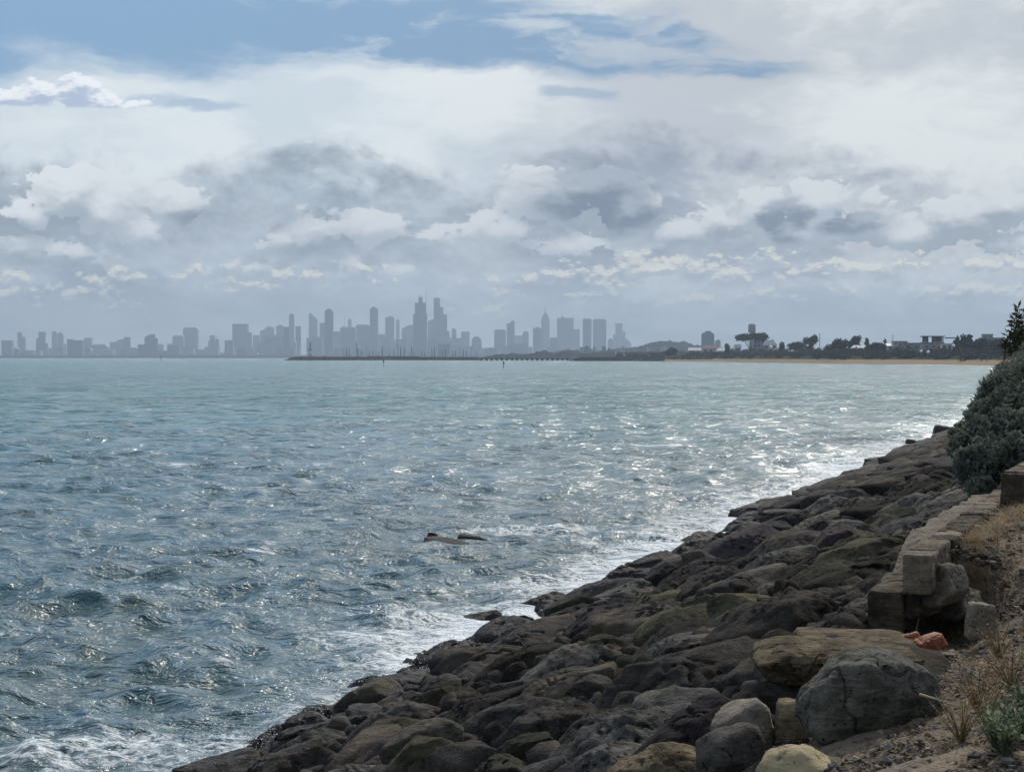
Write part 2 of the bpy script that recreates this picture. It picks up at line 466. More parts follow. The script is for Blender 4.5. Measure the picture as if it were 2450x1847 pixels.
def f_ground(t, b):
    p = geo(t)
    n1 = t.noise(p, 1.1, 5, 0.6); n2 = t.noise(p, 9.0, 6, 0.7); n3 = t.noise(p, 60.0, 4, 0.7)
    c = t.mix(t.step(n2, 0.32, 0.66), (0.050, 0.041, 0.031), (0.175, 0.138, 0.095))
    c = t.mix(t.step(n1, 0.46, 0.64) * 0.6, c, (0.270, 0.200, 0.120))
    c = t.mix(t.step(n3, 0.55, 0.72) * 0.55, c, (0.30, 0.27, 0.21))
    c = t.mix(t.step(n3, 0.42, 0.30) * 0.7, c, (0.025, 0.02, 0.016))
    vo = t.voro(p, 28.0, 'F1')
    return {'Base Color': c, 'Roughness': 0.95, 'Normal': t.bump(n2 * 0.5 + n3 * 0.5 - vo * 0.4, 1.0, 0.04)}
GROUND = mat('dirt_and_litter', f_ground)


def f_bed(t, b):
    p = geo(t); n = t.noise(p, 8.0, 5, 0.7); vo = t.voro(p, 6.0, 'F1')
    return {'Base Color': t.mix(t.step(n, 0.35, 0.7), (0.012, 0.011, 0.010), (0.05, 0.045, 0.038)), 'Roughness': 0.9, 'Normal': t.bump(n - vo * 0.6, 1.0, 0.1)}
BED = mat('rubble_bed', f_bed)


def f_land(t, b):
    p = geo(t); z = t.sep(p)[2]
    n = t.noise(p, 0.05, 5, 0.6); n2 = t.noise(p, 0.6, 4, 0.6)
    sand = t.mix(n2, (0.26, 0.19, 0.12), (0.34, 0.255, 0.165))
    wet = t.step(z, WZ + 0.5, WZ + 0.1)
    sand = t.mix(wet * 0.5, sand, (0.17, 0.12, 0.08))
    green = t.mix(t.step(n, 0.4, 0.6), (0.035, 0.042, 0.025), (0.075, 0.072, 0.042))
    return {'Base Color': t.mix(t.step(z + (n2 - 0.5) * 0.9, -1.9, -1.3), sand, green), 'Roughness': 1.0, 'Specular IOR Level': 0.0}
LAND = mat('beach_and_scrub', f_land)


def f_water(t, b):
    p = geo(t); x, y, z = t.sep(p)
    dist = t.v('LENGTH', p, out=1)
    # body colour: clearer green over sand far out, bluer in the middle, stirred up by the rocks
    big = t.noise(t.v('MULTIPLY', p, (0.6, 0.12, 0)), 0.05, 4, 0.5)
    c = t.mix(t.step(dist + (big - 0.5) * 120.0, 45.0, 260.0), (0.040, 0.115, 0.135), (0.010, 0.165, 0.170))
    c = t.mix(t.step(dist, 600.0, 2500.0), c, (0.004, 0.190, 0.180))
    sh = attr(t, 'shore')
    c = t.mix(t.step(t.noise(p, 0.22, 3, 0.5), 0.48, 0.66) * 0.55 * t.step(dist, 90.0, 30.0), c, (0.075, 0.105, 0.085))
    c = t.mix(sh * 0.5, c, (0.10, 0.14, 0.14))
    # foam: solid, broken and lacy
    foam = attr(t, 'foam')
    q = t.v('MULTIPLY', p, (1.0, 0.75, 0.0))
    wq = t.v('MULTIPLY_ADD', t.noise(q, 0.9, 4, 0.6, color=True), (0.9, 0.9, 0), q)
    l1 = t.voro(wq, 1.9, 'DISTANCE_TO_EDGE'); l2 = t.voro(wq, 5.5, 'DISTANCE_TO_EDGE')
    lace = t.m('MAXIMUM', t.step(l1, 0.13, 0.0), t.step(l2, 0.20, 0.02) * 0.8)
    fn = t.noise(wq, 2.2, 6, 0.68)
    solid = t.step(fn + foam * 0.75, 0.98, 1.16)
    lacy = lace * t.step(fn + foam * 0.8, 0.66, 0.98)
    fm = t.m('MAXIMUM', solid, lacy, clamp=True)
    grain = t.noise(q, 26.0, 3, 0.6)
    fm = fm * t.step(grain, 0.28, 0.50)
    c = t.mix(fm * 0.92, c, (0.78, 0.82, 0.84))
    # ripples too small for the mesh
    pw = t.v('MULTIPLY', p, (1.0, 1.0, 0.0))
    r1 = t.noise(t.v('MULTIPLY', pw, (1.0, 1.35, 0)), 5.0, 4, 0.60, 0.4)
    r2 = t.noise(t.v('MULTIPLY', pw, (1.0, 1.3, 0)), 1.25, 4, 0.58, 0.5)
    r3 = t.noise(t.v('MULTIPLY', pw, (0.7, 1.4, 0)), 0.30, 4, 0.55, 0.5)
    near = t.step(dist, 260.0, 60.0)
    # gusts and wave groups: streaky patches of steeper ripples, from a metre to tens of metres
    g1 = t.noise(t.v('MULTIPLY', pw, (1.0, 0.55, 0)), 0.42, 5, 0.62, 0.6); g2 = t.noise(t.v('MULTIPLY', pw, (1.0, 0.40, 0)), 0.07, 4, 0.6, 0.4)
    gust = t.m('ADD', (g1 - 0.5) * 1.5, (g2 - 0.5) * 1.3)
    gk = t.lin(gust, -0.10, 0.42, 0.35, 2.1); far_ = t.step(dist, 40.0, 110.0); gk = 1.0 + (gk - 1.0) * t.lin(far_, 0, 1, 0.35, 1.0)
    nrm = t.bump(r1, (t.step(dist, 160.0, 40.0) * 0.8 + 0.2) * gk, 0.12)
    nrm = t.bump(r2, t.lin(near, 0, 1, 1.0, 0.75) * gk, 0.80, nrm)
    nrm = t.bump(r3, t.lin(near, 0, 1, 1.0, 0.08), 3.4, nrm)
    return {'Base Color': c, 'Roughness': t.lin(fm, 0, 1, 0.15, 0.85), 'IOR': 1.333, 'Specular IOR Level': 0.38, 'Normal': nrm}
WATER = mat('sea_water', f_water)
SPRAY = simple('spray_foam', (0.85, 0.88, 0.9), 0.4, 0.05, 5)


def leaf_mat(name, a, b_, c_, scale=2.5, trans=0.25):
    def fn(t, b):
        p = geo(t); n = t.noise(p, scale, 4, 0.6); r = t.noise(p, scale * 17, 2, 0.5)
        isl = Sock(t, t.node('ShaderNodeNewGeometry').outputs['Random Per Island'])
        c = t.mix(t.step(n, 0.36, 0.64), a, b_); c = t.mix(t.step(isl, 0.62, 1.0) * 0.8, c, c_)
        t.put(b.inputs['Base Color'], c); t.put(b.inputs['Roughness'], 0.8); t.put(b.inputs['Specular IOR Level'], 0.15 if trans else 0.0)
        if trans:                                            # thin leaves let light through
            tr = t.node('ShaderNodeBsdfTranslucent', {'Color': c}); mx = t.node('ShaderNodeMixShader', {0: trans})
            out = [n for n in t.nt.nodes if n.type == 'OUTPUT_MATERIAL'][0]
            t.nt.links.new(b.outputs[0], mx.inputs[1]); t.nt.links.new(tr.outputs[0], mx.inputs[2]); t.nt.links.new(mx.outputs[0], out.inputs[0])
    return mat(name, fn)


BUSH = leaf_mat('grey_green_leaves', (0.090, 0.112, 0.088), (0.165, 0.190, 0.150), (0.250, 0.270, 0.215), 2.2, 0.40)
OLEAF = leaf_mat('olive_leaves', (0.035, 0.042, 0.020), (0.085, 0.090, 0.045), (0.150, 0.130, 0.060), 2.0)
WEED = leaf_mat('weed_leaves', (0.10, 0.13, 0.075), (0.18, 0.22, 0.13), (0.30, 0.31, 0.20), 6.0)
DRY = leaf_mat('dry_grass', (0.16, 0.11, 0.055), (0.34, 0.24, 0.12), (0.46, 0.36, 0.21), 5.0)
LITTER = leaf_mat('leaf_litter', (0.060, 0.042, 0.028), (0.180, 0.130, 0.085), (0.330, 0.270, 0.190), 9.0)
CHIP = leaf_mat('stone_chips', (0.050, 0.048, 0.045), (0.130, 0.120, 0.110), (0.260, 0.240, 0.210), 12.0)
FAR_TREE = leaf_mat('far_foliage', (0.022, 0.026, 0.019), (0.044, 0.048, 0.032), (0.062, 0.062, 0.042), 0.08)
FAR_TREE2 = leaf_mat('far_foliage_brown', (0.034, 0.028, 0.022), (0.060, 0.050, 0.038), (0.080, 0.066, 0.048), 0.08)
BARK = simple('bark', (0.075, 0.058, 0.042), 0.95, 0.4, 9.0, 0.02)

# ------------------------------------------------------------------ the lie of the land
WLY = np.array([0, 8, 22.5, 33, 41, 47, 59, 75.4, 84.5, 124, 171, 269, 400, 600, 850, 1040.0])
WLX = np.array([-7.2, -6.0, -3.45, -1.05, 1.2, 2.9, 6.2, 11.3, 13.4, 24.8, 38.5, 63, 100, 157, 206, 245.0])
EDY = np.array([0, 8, 10.7, 13, 16.4, 24.3, 36, 52, 84, 171, 269, 400, 600, 850, 1040.0])
EDX = np.array([0.35, 0.9, 1.39, 1.9, 2.62, 5.20, 9.1, 14, 24, 50, 76, 114, 175, 235, 280.0])
def xW(y): return np.interp(y, WLY, WLX)
def xE(y): return np.interp(y, EDY, EDX)


def bed_z(x, y):
    t = (xE(y) - x) / (xE(y) - xW(y))
    return -2.03 + (WZ + 2.03) * t


def dirt_z(x, y):
    d = np.clip(x - xE(y), 0, None)
    o_ = 0.85 * np.clip((y - 11.8) / 2.4, 0, 1)
    near = -2.02 - 0.10 * np.clip((y - 13) / 2.5, 0, 1) + 0.34 * np.clip((d - o_) / 1.2, 0, 1) ** 0.8
    far = -1.56 + 0.04 * np.clip(d, 0, 2)
    hol = np.exp(-((d - 0.62) / 0.50) ** 2)
    k = np.clip((y - 15.6 - 1.75 * hol) / (3.2 - 2.7 * hol) + (d - 1.0) * 0.4 * (1 - hol), 0, 1); k = k * k * (3 - 2 * k)
    near = near - 0.16 * hol * np.exp(-((y - 16.6) / 0.7) ** 2)
    return near * (1 - k) + far * k


def grid(xs, ys_rows):
    """quads for a grid of rows x cols"""
    r, c = xs, ys_rows
    i = np.arange((r - 1) * (c - 1)); a = (i // (c - 1)) * c + i % (c - 1)
    return np.stack([a, a + 1, a + c + 1, a + c], 1)


# rubble bed under the boulders, from below the path down under the water
ys = np.concatenate([np.arange(6, 40, 0.25), np.geomspace(40, 300, 160)])
ts = np.linspace(-0.02, 1.6, 70)
Yg, Tg = np.meshgrid(ys, ts, indexing='ij')
Xg = xE(Yg) + (xW(Yg) - xE(Yg)) * Tg + np.where(Tg < 0, 0.4, 0)
Zg = bed_z(Xg, Yg) - 0.26
P_ = np.stack([Xg.ravel(), Yg.ravel(), Zg.ravel()], 1)
P_[:, 2] += 0.10 * fbm(P_ * 1.7, 3, 5)
mesh_np('rubble_slope', P_, grid(len(ys), len(ts)), BED)['kind'] = 'structure'

# footpath and dirt bank behind the wall
ds = np.concatenate([np.linspace(-0.25, 3.2, 120), np.linspace(3.5, 30, 30)])
ys = np.concatenate([np.arange(6, 30, 0.06), np.geomspace(30, 300, 100)])
Yg, Dg = np.meshgrid(ys, ds, indexing='ij')
off = np.where(Yg > 16.9, 0.22, 0.0)
Xg = xE(Yg) + off + Dg
Zg = dirt_z(Xg, Yg) + np.where(Dg < 0, 3.0 * Dg * (Yg < 16.9), 0)
P_ = np.stack([Xg.ravel(), Yg.ravel(), Zg.ravel()], 1)
P_[:, 2] += (0.035 * fbm(P_ * np.array([2.2, 2.2, 0]), 3, 9) + 0.014 * fbm(P_ * np.array([11, 11, 0]), 3, 19))
mesh_np('dirt_ground', P_, grid(len(ys), len(ds)), GROUND)['kind'] = 'structure'

# ------------------------------------------------------------------ the sea
rng = np.random.default_rng(3)
def build_water():
    fine = np.linspace(-0.268, 0.268, 560)
    cols = np.concatenate([np.linspace(-1.9, -0.30, 24), fine, np.linspace(0.30, 1.9, 24)])
    rows = [16.0]
    while rows[-1] < 2600: rows.append(rows[-1] * 1.0034)
    rows = np.concatenate([[2.0, 8.0], rows, np.geomspace(2700, 16000, 40)])
    Yg, Cg = np.meshgrid(rows, cols, indexing='ij')
    Xg = Cg * Yg; X0, Y0 = Xg.copy(), Yg.copy()
    dy = Yg * 0.0034
    Zg = np.zeros_like(Xg); DX = np.zeros_like(Xg); DY = np.zeros_like(Xg); JJ = np.zeros_like(Xg)
    main = R(-118)                                       # towards the camera and the rocks
    lam = np.geomspace(0.34, 9.0, 64)
    for L in lam:
        th = main + rng.normal(0, 0.55 if L > 2 else 0.85)
        k = 2 * math.pi / L; ph = rng.uniform(0, 6.283)
        s = 0.060 if L < 2.5 else (0.028 if L < 5 else 0.010)
        a = s / k * rng.uniform(0.6, 1.3)
        fade = np.clip((L / dy - 2.5) / 3.0, 0, 1)
        arg = k * (X0 * math.cos(th) + Y0 * math.sin(th)) + ph
        cs, sn = np.cos(arg), np.sin(arg)
        Zg += a * cs * fade; DX -= a * 0.9 * math.cos(th) * sn * fade; DY -= a * 0.9 * math.sin(th) * sn * fade
        JJ += a * k * cs * fade
    # gusts: patches of steeper and calmer water
    Pn = np.stack([X0.ravel() * 0.09, Y0.ravel() * 0.05, np.zeros(X0.size)], 1)
    g = (1.0 + 0.22 * fbm(Pn, 3, 4)).reshape(X0.shape)
    # a few steeper heaps where the photograph shows the chop standing up
    for px, py, w, h in ((500, 1375, 2.0, 0.16), (270, 1385, 1.8, 0.14), (860, 1525, 2.2, 0.26), (420, 1110, 2.6, 0.18),
                         (600, 1230, 2.5, 0.16), (1300, 1235, 2.4, 0.22), (700, 1300, 2.0, 0.1), (120, 1790, 2.4, 0.16),
                         (330, 1480, 2.4, 0.16), (560, 1600, 1.8, 0.12), (1180, 1240, 2.2, 0.18), (150, 1450, 2.2, 0.14)):
        D = -WZ * F / (py - HY); x0 = (px - CX) / F * D
        e = np.exp(-(((X0 - x0) / w) ** 2 + ((Y0 - D) / (w * 0.45)) ** 2))
        Zg += 0.06 * h * e; JJ += 0.35 * e
    sd_ = (xW(Y0) - X0)                                   # metres off the rocks
    damp = np.clip((sd_ + 3) / 6.0, 0.25, 1)
    Zg *= g * damp; DX *= g * damp; DY *= g * damp
    shore = np.exp(-np.clip(sd_, 0, None) / 3.0) * (Y0 < 400)
    nz = fbm(np.stack([X0.ravel() * 0.35, Y0.ravel() * 0.16, np.zeros(X0.size)], 1), 3, 8).reshape(X0.shape)
    swash = np.exp(-np.clip(sd_, 0, None) / np.interp(Y0, [20, 40, 90, 200], [0.9, 1.0, 1.5, 2.6]))
    wide = 0.38 * np.exp(-np.clip(sd_, 0, None) / np.interp(Y0, [20, 40, 90, 200], [4.0, 4.0, 6.0, 9.0]))
    foam = 0.80 * swash + 0.72 * wide + 0.45 * nz * (wide + swash)
    foam += np.clip(JJ * 0.9 - 0.42, 0, 0.6) * (0.55 + 0.5 * nz) * (Y0 < 700)
    for px, py, w, h in ((150, 1785, 1.2, 0.26), (430, 1765, 0.7, 0.30), (30, 1825, 0.9, 0.28), (880, 1525, 0.7, 0.50), (620, 1320, 0.55, 0.62),
                         (440, 1402, 0.45, 0.6), (1250, 1270, 1.6, 0.45), (430, 1112, 1.0, 0.6), (560, 970, 1.6, 0.62), (530, 1265, 0.6, 0.6),
                         (760, 1110, 0.7, 0.55), (1560, 1065, 2.5, 0.42), (980, 1590, 0.7, 0.35), (1290, 1400, 1.2, 0.35)):
        D = -WZ * F / (py - HY); x0 = (px - CX) / F * D
        foam += h * np.exp(-(((X0 - x0) / w) ** 2 + ((Y0 - D) / (w * 0.7)) ** 2))
    foam = np.where(sd_ < -6, 0, foam)
    X1, Y1, Z1 = X0 + DX, Y0 + DY, WZ + Zg
    v = np.stack([X1.ravel(), Y1.ravel(), Z1.ravel()], 1)
    return mesh_np('sea_water', v, grid(len(rows), len(cols)), WATER, attrs={'foam': foam.ravel(), 'shore': shore.ravel()})
build_water()['kind'] = 'structure'

# ------------------------------------------------------------------ boulders of the revetment
def polytope(planes, level, p=14.0):
    d, f = ICO[level]
    N = np.array([q[0] for q in planes], float); H = np.array([q[1] for q in planes], float)
    N /= np.linalg.norm(N, axis=1)[:, None]
    c = np.clip(d @ N.T, 0, None) / H[None, :]
    r = np.maximum((c ** p).sum(1), 1e-30) ** (-1.0 / p)
    r = np.minimum(r, 1.45 * np.sort(H)[-2])
    return d * r[:, None], f


def roughen(v, size, seed, amp=1.0, strata=1.0, tilt=(0.1, 0.05)):
    d = v / np.linalg.norm(v, axis=1)[:, None]
    ridge_ = np.abs(fbm(v * (3.2 / size) + seed, 3, seed + 21))
    a = 0.032 * size * fbm(v * (1.5 / size) + seed, 3, seed) + 0.020 * size * (0.45 - ridge_) + 0.020 * size * fbm(v * (9.0 / size) + seed, 3, seed + 5)
    lay = (v[:, 2] + v[:, 0] * tilt[0] + v[:, 1] * tilt[1]) * (13.0 / size) + 1.3 * fbm(v * (2.0 / size), 2, seed + 9)
    fr = lay - np.floor(lay)
    a = a + strata * 0.024 * size * (np.clip(fr * 3, 0, 1) - fr) * (0.5 + 0.5 * fbm(v * (1.3 / size), 2, seed + 3))
    crack = np.abs(fbm(v * (1.9 / size) + 40, 3, seed + 13))
    a = a - 0.075 * size * np.exp(-(crack / 0.035) ** 2)
    return v + d * (a * amp)[:, None]


def rand_unit2(rg): a = rg.uniform(0, 6.283); return math.cos(a), math.sin(a)


# hand-read positions: px, py of the middle of what shows, width px, how far it stands up, material, label
HERO = [
 (1607, 1496, 190, .34, 'olive', 'angular olive block with a tan triangular end face on the mid slope', 'blk'),
 (1930, 1432, 300, .20, 'grey', 'broad flat grey slab left of the lower end of the stone wall', ''),
 (1584, 1622, 430, .28, 'rock', 'long dark brown slab with a deeply shadowed front face, mid foreground', ''),
 (1605, 1682, 165, .24, 'grey', 'small rounded grey boulder lying behind the long grey slab near the bottom', 'rnd'),
 (1718, 1700, 120, .20, 'grey', 'ridged grey rock touching the right side of the rounded grey boulder', ''),
 (1825, 1668, 180, .20, 'rock', 'rough brown rock behind the pale tan fragments, left of the big boulder', ''),
 (1884, 1628, 75, .20, 'purple', 'small violet-brown rock tucked behind the left edge of the big boulder', 'rnd'),
 (1505, 1750, 360, .28, 'grey', 'long grey slab with a hollow shadowed front near the bottom of the slope', ''),
 (1335, 1723, 300, .26, 'rock', 'brown rock with ridged layers left of the long grey slab near the bottom', ''),
 (1440, 1806, 230, .20, 'grey', 'low grey-brown rock at the bottom edge under the hollow-fronted slab', ''),
 (1590, 1826, 240, .22, 'pit', 'pale lichen-crusted rock with a rough pitted top at the bottom edge', ''),
 (1735, 1812, 130, .30, 'grey', 'pointed grey block with a smooth face at the bottom edge', 'blk'),
 (1796, 1766, 160, .24, 'tanish', 'tan-grey wedge rock behind the pointed grey block', 'blk'),
 (1878, 1738, 120, .20, 'tan', 'pale tan fragment with a sharp triangular top left of the big boulder', 'blk'),
 (1915, 1800, 190, .10, 'tan', 'flat pale tan stone lying at the foot of the big boulder', 'flat'),
 (1240, 1795, 130, .22, 'olive', 'dark olive rock at the bottom edge left of the layered brown rock', ''),
 (1300, 1838, 120, .18, 'grey', 'grey rock cut by the bottom edge below the dark olive rock', 'rnd'),
 (1132, 1812, 170, .26, 'grey', 'grey faceted rock with a straight ridge near the bottom', 'blk'),
 (1010, 1795, 150, .26, 'tanish', 'tan-brown rock standing out among dark ones near the bottom left', ''),
 (870, 1790, 170, .26, 'rock', 'dark brown hump near the lower left tip of the rock slope', 'rnd'),
 (720, 1818, 240, .24, 'rock', 'dark low rock forming the lower left tip of the slope', ''),
 (888, 1668, 150, .34, 'olive', 'olive boulder standing at the water edge with foam behind it', 'blk'),
 (746, 1722, 130, .22, 'purple', 'wet violet rock washed by foam at the waterline', ''),
 (1112, 1500, 150, .46, 'purple', 'rounded dark brown boulder projecting into the surf', 'rnd'),
 (1215, 1500, 200, .30, 'rock', 'wet dark rock leaning beside the rounded boulder in the surf', ''),
 (1377, 1448, 120, .34, 'olive', 'squat olive block on the lower slope near the water', 'blk'),
 (1592, 1362, 90, .24, 'purple', 'small dark violet rock in the middle of the slope', 'blk'),
 (1658, 1345, 48, .30, 'tanish', 'small upright tan stone wedged in the middle of the slope', 'blk'),
 (1270, 1560, 200, .24, 'rock', 'broad brown rock on the lower slope behind the dark waterline stones', ''),
 (1420, 1545, 230, .24, 'olive', 'ridged olive-brown rock left of the block with the tan end', ''),
 (1330, 1640, 240, .24, 'rock', 'knobbly brown rock left of the long dark slab', ''),
 (1130, 1690, 220, .22, 'rock', 'brown sloping rock above the tan-brown one on the lower slope', ''),
 (1800, 1345, 330, .24, 'rock', 'very wide smooth brown slab on the upper slope', ''),
 (1980, 1360, 200, .24, 'olive', 'dark hollow-fronted rock just left of the upper stone wall', ''),
 (1700, 1560, 260, .18, 'grey', 'flat grey ledge in front of the block with the tan end', 'flat'),
 (1960, 1262, 260, .22, 'rock', 'wide brown rock above the smooth slab near the wall', ''),
 (1560, 1430, 240, .22, 'olive', 'mossy sloping rock behind the block with the tan end', ''),
]
MATS = {'rock': ROCK, 'olive': ROCK_OLIVE, 'grey': ROCK_GREY, 'tan': ROCK_TAN, 'pit': ROCK_PIT, 'purple': ROCK_PURPLE, 'tanish': CONCRETE}


def unproject(px, py, lift=0.12):
    """where the view ray meets the slope (lifted a little)"""
    D = 8.0
    for k in range(6000):
        p = at(px, py, D)
        if p.z < (bed_z(p.x, D) if p.x < xE(D) else dirt_z(p.x, D)) + lift: return p.x, D
        D += 0.02
    return p.x, D


sites = []
for h in HERO:
    x, y = unproject(h[0], h[1])
    w = h[2] / F * y
    sites.append([x, y, w * 0.5, h])
rg = np.random.default_rng(11)
def dist_ok(x, y, r):
    for s in sites:
        if abs(s[1] - y) < 3.5 and ((s[0] - x) * 0.74) ** 2 + ((s[1] - y) * 1.22) ** 2 < ((s[2] * (1.0 if s[3] else 1.0) + r) * 0.90) ** 2: return False
    return True
for rad, n in ((0.80, 9000), (0.58, 9000), (0.44, 9000), (0.34, 7000), (0.22, 4000)):
    for k in range(n):
        y = 9.5 * (62 / 9.5) ** rg.uniform(0, 1) if k % 3 else rg.uniform(9.5, 36)
        t_ = rg.uniform(-0.02, 1.01)
        x = xE(y) - 0.22 + (xW(y) - xE(y)) * t_
        px = CX + F * x / y; zb = bed_z(x, y); py = HY - F * (zb + 0.2) / y
        if px < -150 or px > 2480 or py > 1990: continue
        if 2010 < px and y < 17.6 and py > 1400: continue
        r_ = rad * (1.0 + max(0, y - 30) * 0.012) * rg.uniform(0.8, 1.2)
        if rad < 0.3 and y > 32: continue
        if dist_ok(x, y, r_): sites.append([x, y, r_, None])
print('rock sites', len(sites))
SP = np.array([[s[0], s[1]] for s in sites]); SW = np.array([s[2] for s in sites])


def make_rock(i, level):
    x, y, r, h = sites[i]
    rr = np.random.default_rng(1000 + i)
    d = SP - SP[i]; dd = np.hypot(d[:, 0], d[:, 1]); near = np.where((dd > 1e-6) & (dd < 4.2))[0]
    pl = []
    for j in near:
        hh = (dd[j] ** 2 + r ** 2 - SW[j] ** 2) / (2 * dd[j])
        hh = min(hh, r * 1.5)
        if hh < 0.10 * r: hh = 0.10 * r
        n = Vector((d[j, 0] / dd[j], d[j, 1] / dd[j], rr.uniform(-0.42, 0.22)))
        pl.append((tuple(n), hh * 0.96))
    for k in range(7):
        c, s = math.cos(k * 0.8976 + rr.uniform(-.3, .3)), math.sin(k * 0.8976 + rr.uniform(-.3, .3))
        pl.append(((c, s, rr.uniform(-0.3, 0.35)), r * rr.uniform(1.0, 1.45)))
    # slope frame: top faces lean with the bank
    gx = float((bed_z(x + 0.1, y) - bed_z(x - 0.1, y)) / 0.2); gx = min(gx, 0.5) if x < xE(y) else 0.1
    up = Vector((-gx, 0.03, 1.0))
    kind = h[6] if h else rr.choice(['', '', '', 'rnd', 'blk', 'flat'], p=[.3, .15, .15, .15, .15, .1])
    th = (h[3] * .72 if h else min(0.23, r * rr.uniform(0.20, 0.36)) + 0.02)
    tt = (xE(y) - x) / (xE(y) - xW(y))
    if not h: th *= np.interp(tt, [-.02, .10, .85, 1.05], [.35, 1, 1, .6])
    if y > 34: th = min(th, .26)
    if x > xE(y) - 0.8 and y > 15.5: th = min(th, .10)
    ta, tb = rr.uniform(-.14, .14), rr.uniform(-.22, .06)
    if kind == 'blk': ta, tb = rr.uniform(-.35, .35), rr.uniform(-.25, .1)
    if kind == 'flat': ta, tb = ta * .3, tb * .3
    pl.append(((up.x + ta, up.y + tb, 1.0), th))
    for k in range(6):
        c, s = rand_unit2(rr)
        pl.append(((up.x + c * rr.uniform(.4, .9), s * rr.uniform(.4, .9), 1.0), th * rr.uniform(1.0, 1.5)))
    pl.append(((0, 0, -1), 0.40))
    if kind != 'rnd':                                   # break chips off the corners
        v0, _ = polytope(pl, 3, 60)
        for k in range(9):
            n = rr.normal(size=3); n[2] = n[2] * .45 - (.25 if k % 3 else -.5); n[1] -= .5; n /= np.linalg.norm(n)
            pl.append((tuple(n), float((v0 @ n).max()) * rr.uniform(.70, .93)))
    p = {'rnd': 12.0, 'blk': 100.0, 'flat': 80.0}.get(kind, 60.0)
    v, f = polytope(pl, level, p)
    v = roughen(v, min(1.0, max(0.3, r * 1.3)), 50 + i, {'rnd': .8, 'blk': .75, 'flat': .8}.get(kind, 1.1), 1.2 if kind in ('', 'flat') else 0.5, (gx, rr.uniform(-.2, .2)))
    z = (bed_z(x, y) if x < xE(y) else float(dirt_z(x, y)) - 0.05) + ((0.12 if h[4] in ('tan', 'tanish') else 0.03) if h else rr.uniform(-0.06, 0.06))
    return v, f, (x, y, float(z)), rr


def px_size(s): return s[2] / s[1] * F
order = sorted(range(len(sites)), key=lambda i: (0 if sites[i][3] else 1, -px_size(sites[i])))
indiv, rest = order[:285], order[285:]
keys = ['rock', 'rock', 'rock', 'olive', 'olive', 'grey', 'grey', 'purple', 'tanish']
for i in indiv:
    s = sites[i]; h = s[3]
    lev = 5 if px_size(s) > 105 else (4 if px_size(s) > 40 else 3)
    v, f, loc, rr = make_rock(i, lev)
    if h: key = h[4]
    else:
        key = keys[rr.integers(0, len(keys))]
        if key == 'tanish' and rr.uniform() < 0.5: key = 'rock'
    o = mesh_np('boulder', v, f, MATS[key], loc=loc)
    if h: tag(o, h[5], 'boulder', 'rocks of the sloping seawall'); continue
    t_ = (xE(s[1]) - s[0]) / (xE(s[1]) - xW(s[1]))
    kc = {'rock': 'dark brown', 'olive': 'olive-tinged dark', 'grey': 'speckled grey', 'purple': 'violet-black', 'tanish': 'paler brown'}[key]
    if t_ > 0.80: lb, gp = ('wet %s rock packed along the waterline beyond the rounded surf boulder' if s[1] > 36 else 'wet %s rock packed along the near waterline at the lower left'), 'waterline rocks'
    elif t_ < 0.22: lb, gp = ('%s rock packed along the far top of the slope below the bush' if s[1] > 24 else '%s rock packed along the top edge of the slope beside the wall and dirt'), 'top row rocks'
    elif s[1] > 30: lb, gp = '%s slab packed in the far middle of the slope', 'far middle slope rocks'
    else: lb, gp = '%s rock wedged between others on the near middle slope', 'near middle slope rocks'
    tag(o, lb % kc, 'rock', kc + ' ' + gp)
# far rocks and the small chinking stones: nobody could count them
VV, FF, nb = [], [], 0
def addrock(v, f, loc):
    global nb
    VV.append(v + np.array(loc)); FF.append(f + nb); nb += len(v)
for i in rest:
    v, f, loc, _ = make_rock(i, 3); addrock(v, f, loc)
for k in range(3600):
    y = 56 * (250 / 56) ** rg.uniform(0, 1); t_ = rg.uniform(0, 0.96); x = xE(y) + (xW(y) - xE(y)) * t_
    r = rg.uniform(0.32, 0.75) * (1 + (y - 60) * 0.004)
    pl = [((math.cos(a), math.sin(a), rg.uniform(-.5, .2)), r * rg.uniform(.8, 1.3)) for a in np.arange(7) * 0.8976 + rg.uniform(0, 1)]
    pl += [((-0.2 + rg.uniform(-.15, .15), rg.uniform(-.2, .1), 1), rg.uniform(.06, .34)), ((0, 0, -1), .4)]
    v, f = polytope(pl, 3, 14); v = roughen(v, .9, k)
    addrock(v, f, (x, y, float(bed_z(x, y))))
for k in range(1800):                                     # chinking stones
    y = rg.uniform(9.5, 34); t_ = rg.uniform(-0.02, 1.05); x = xE(y) - 0.1 + (xW(y) - xE(y)) * t_; r = rg.uniform(0.05, 0.16)
    pl = [(tuple(rg.normal(size=3)), r * rg.uniform(.6, 1.1)) for a in range(9)] + [((0, 0, -1), r * .7)]
    v, f = polytope(pl, 2, 14); addrock(v, f, (x, y, float(bed_z(x, y)) - 0.05))
o = mesh_np('rock_rubble', np.concatenate(VV), np.concatenate(FF), ROCK)
tag(o, 'dark rubble stones filling the gaps and the far end of the rock slope', 'rubble', kind='stuff')

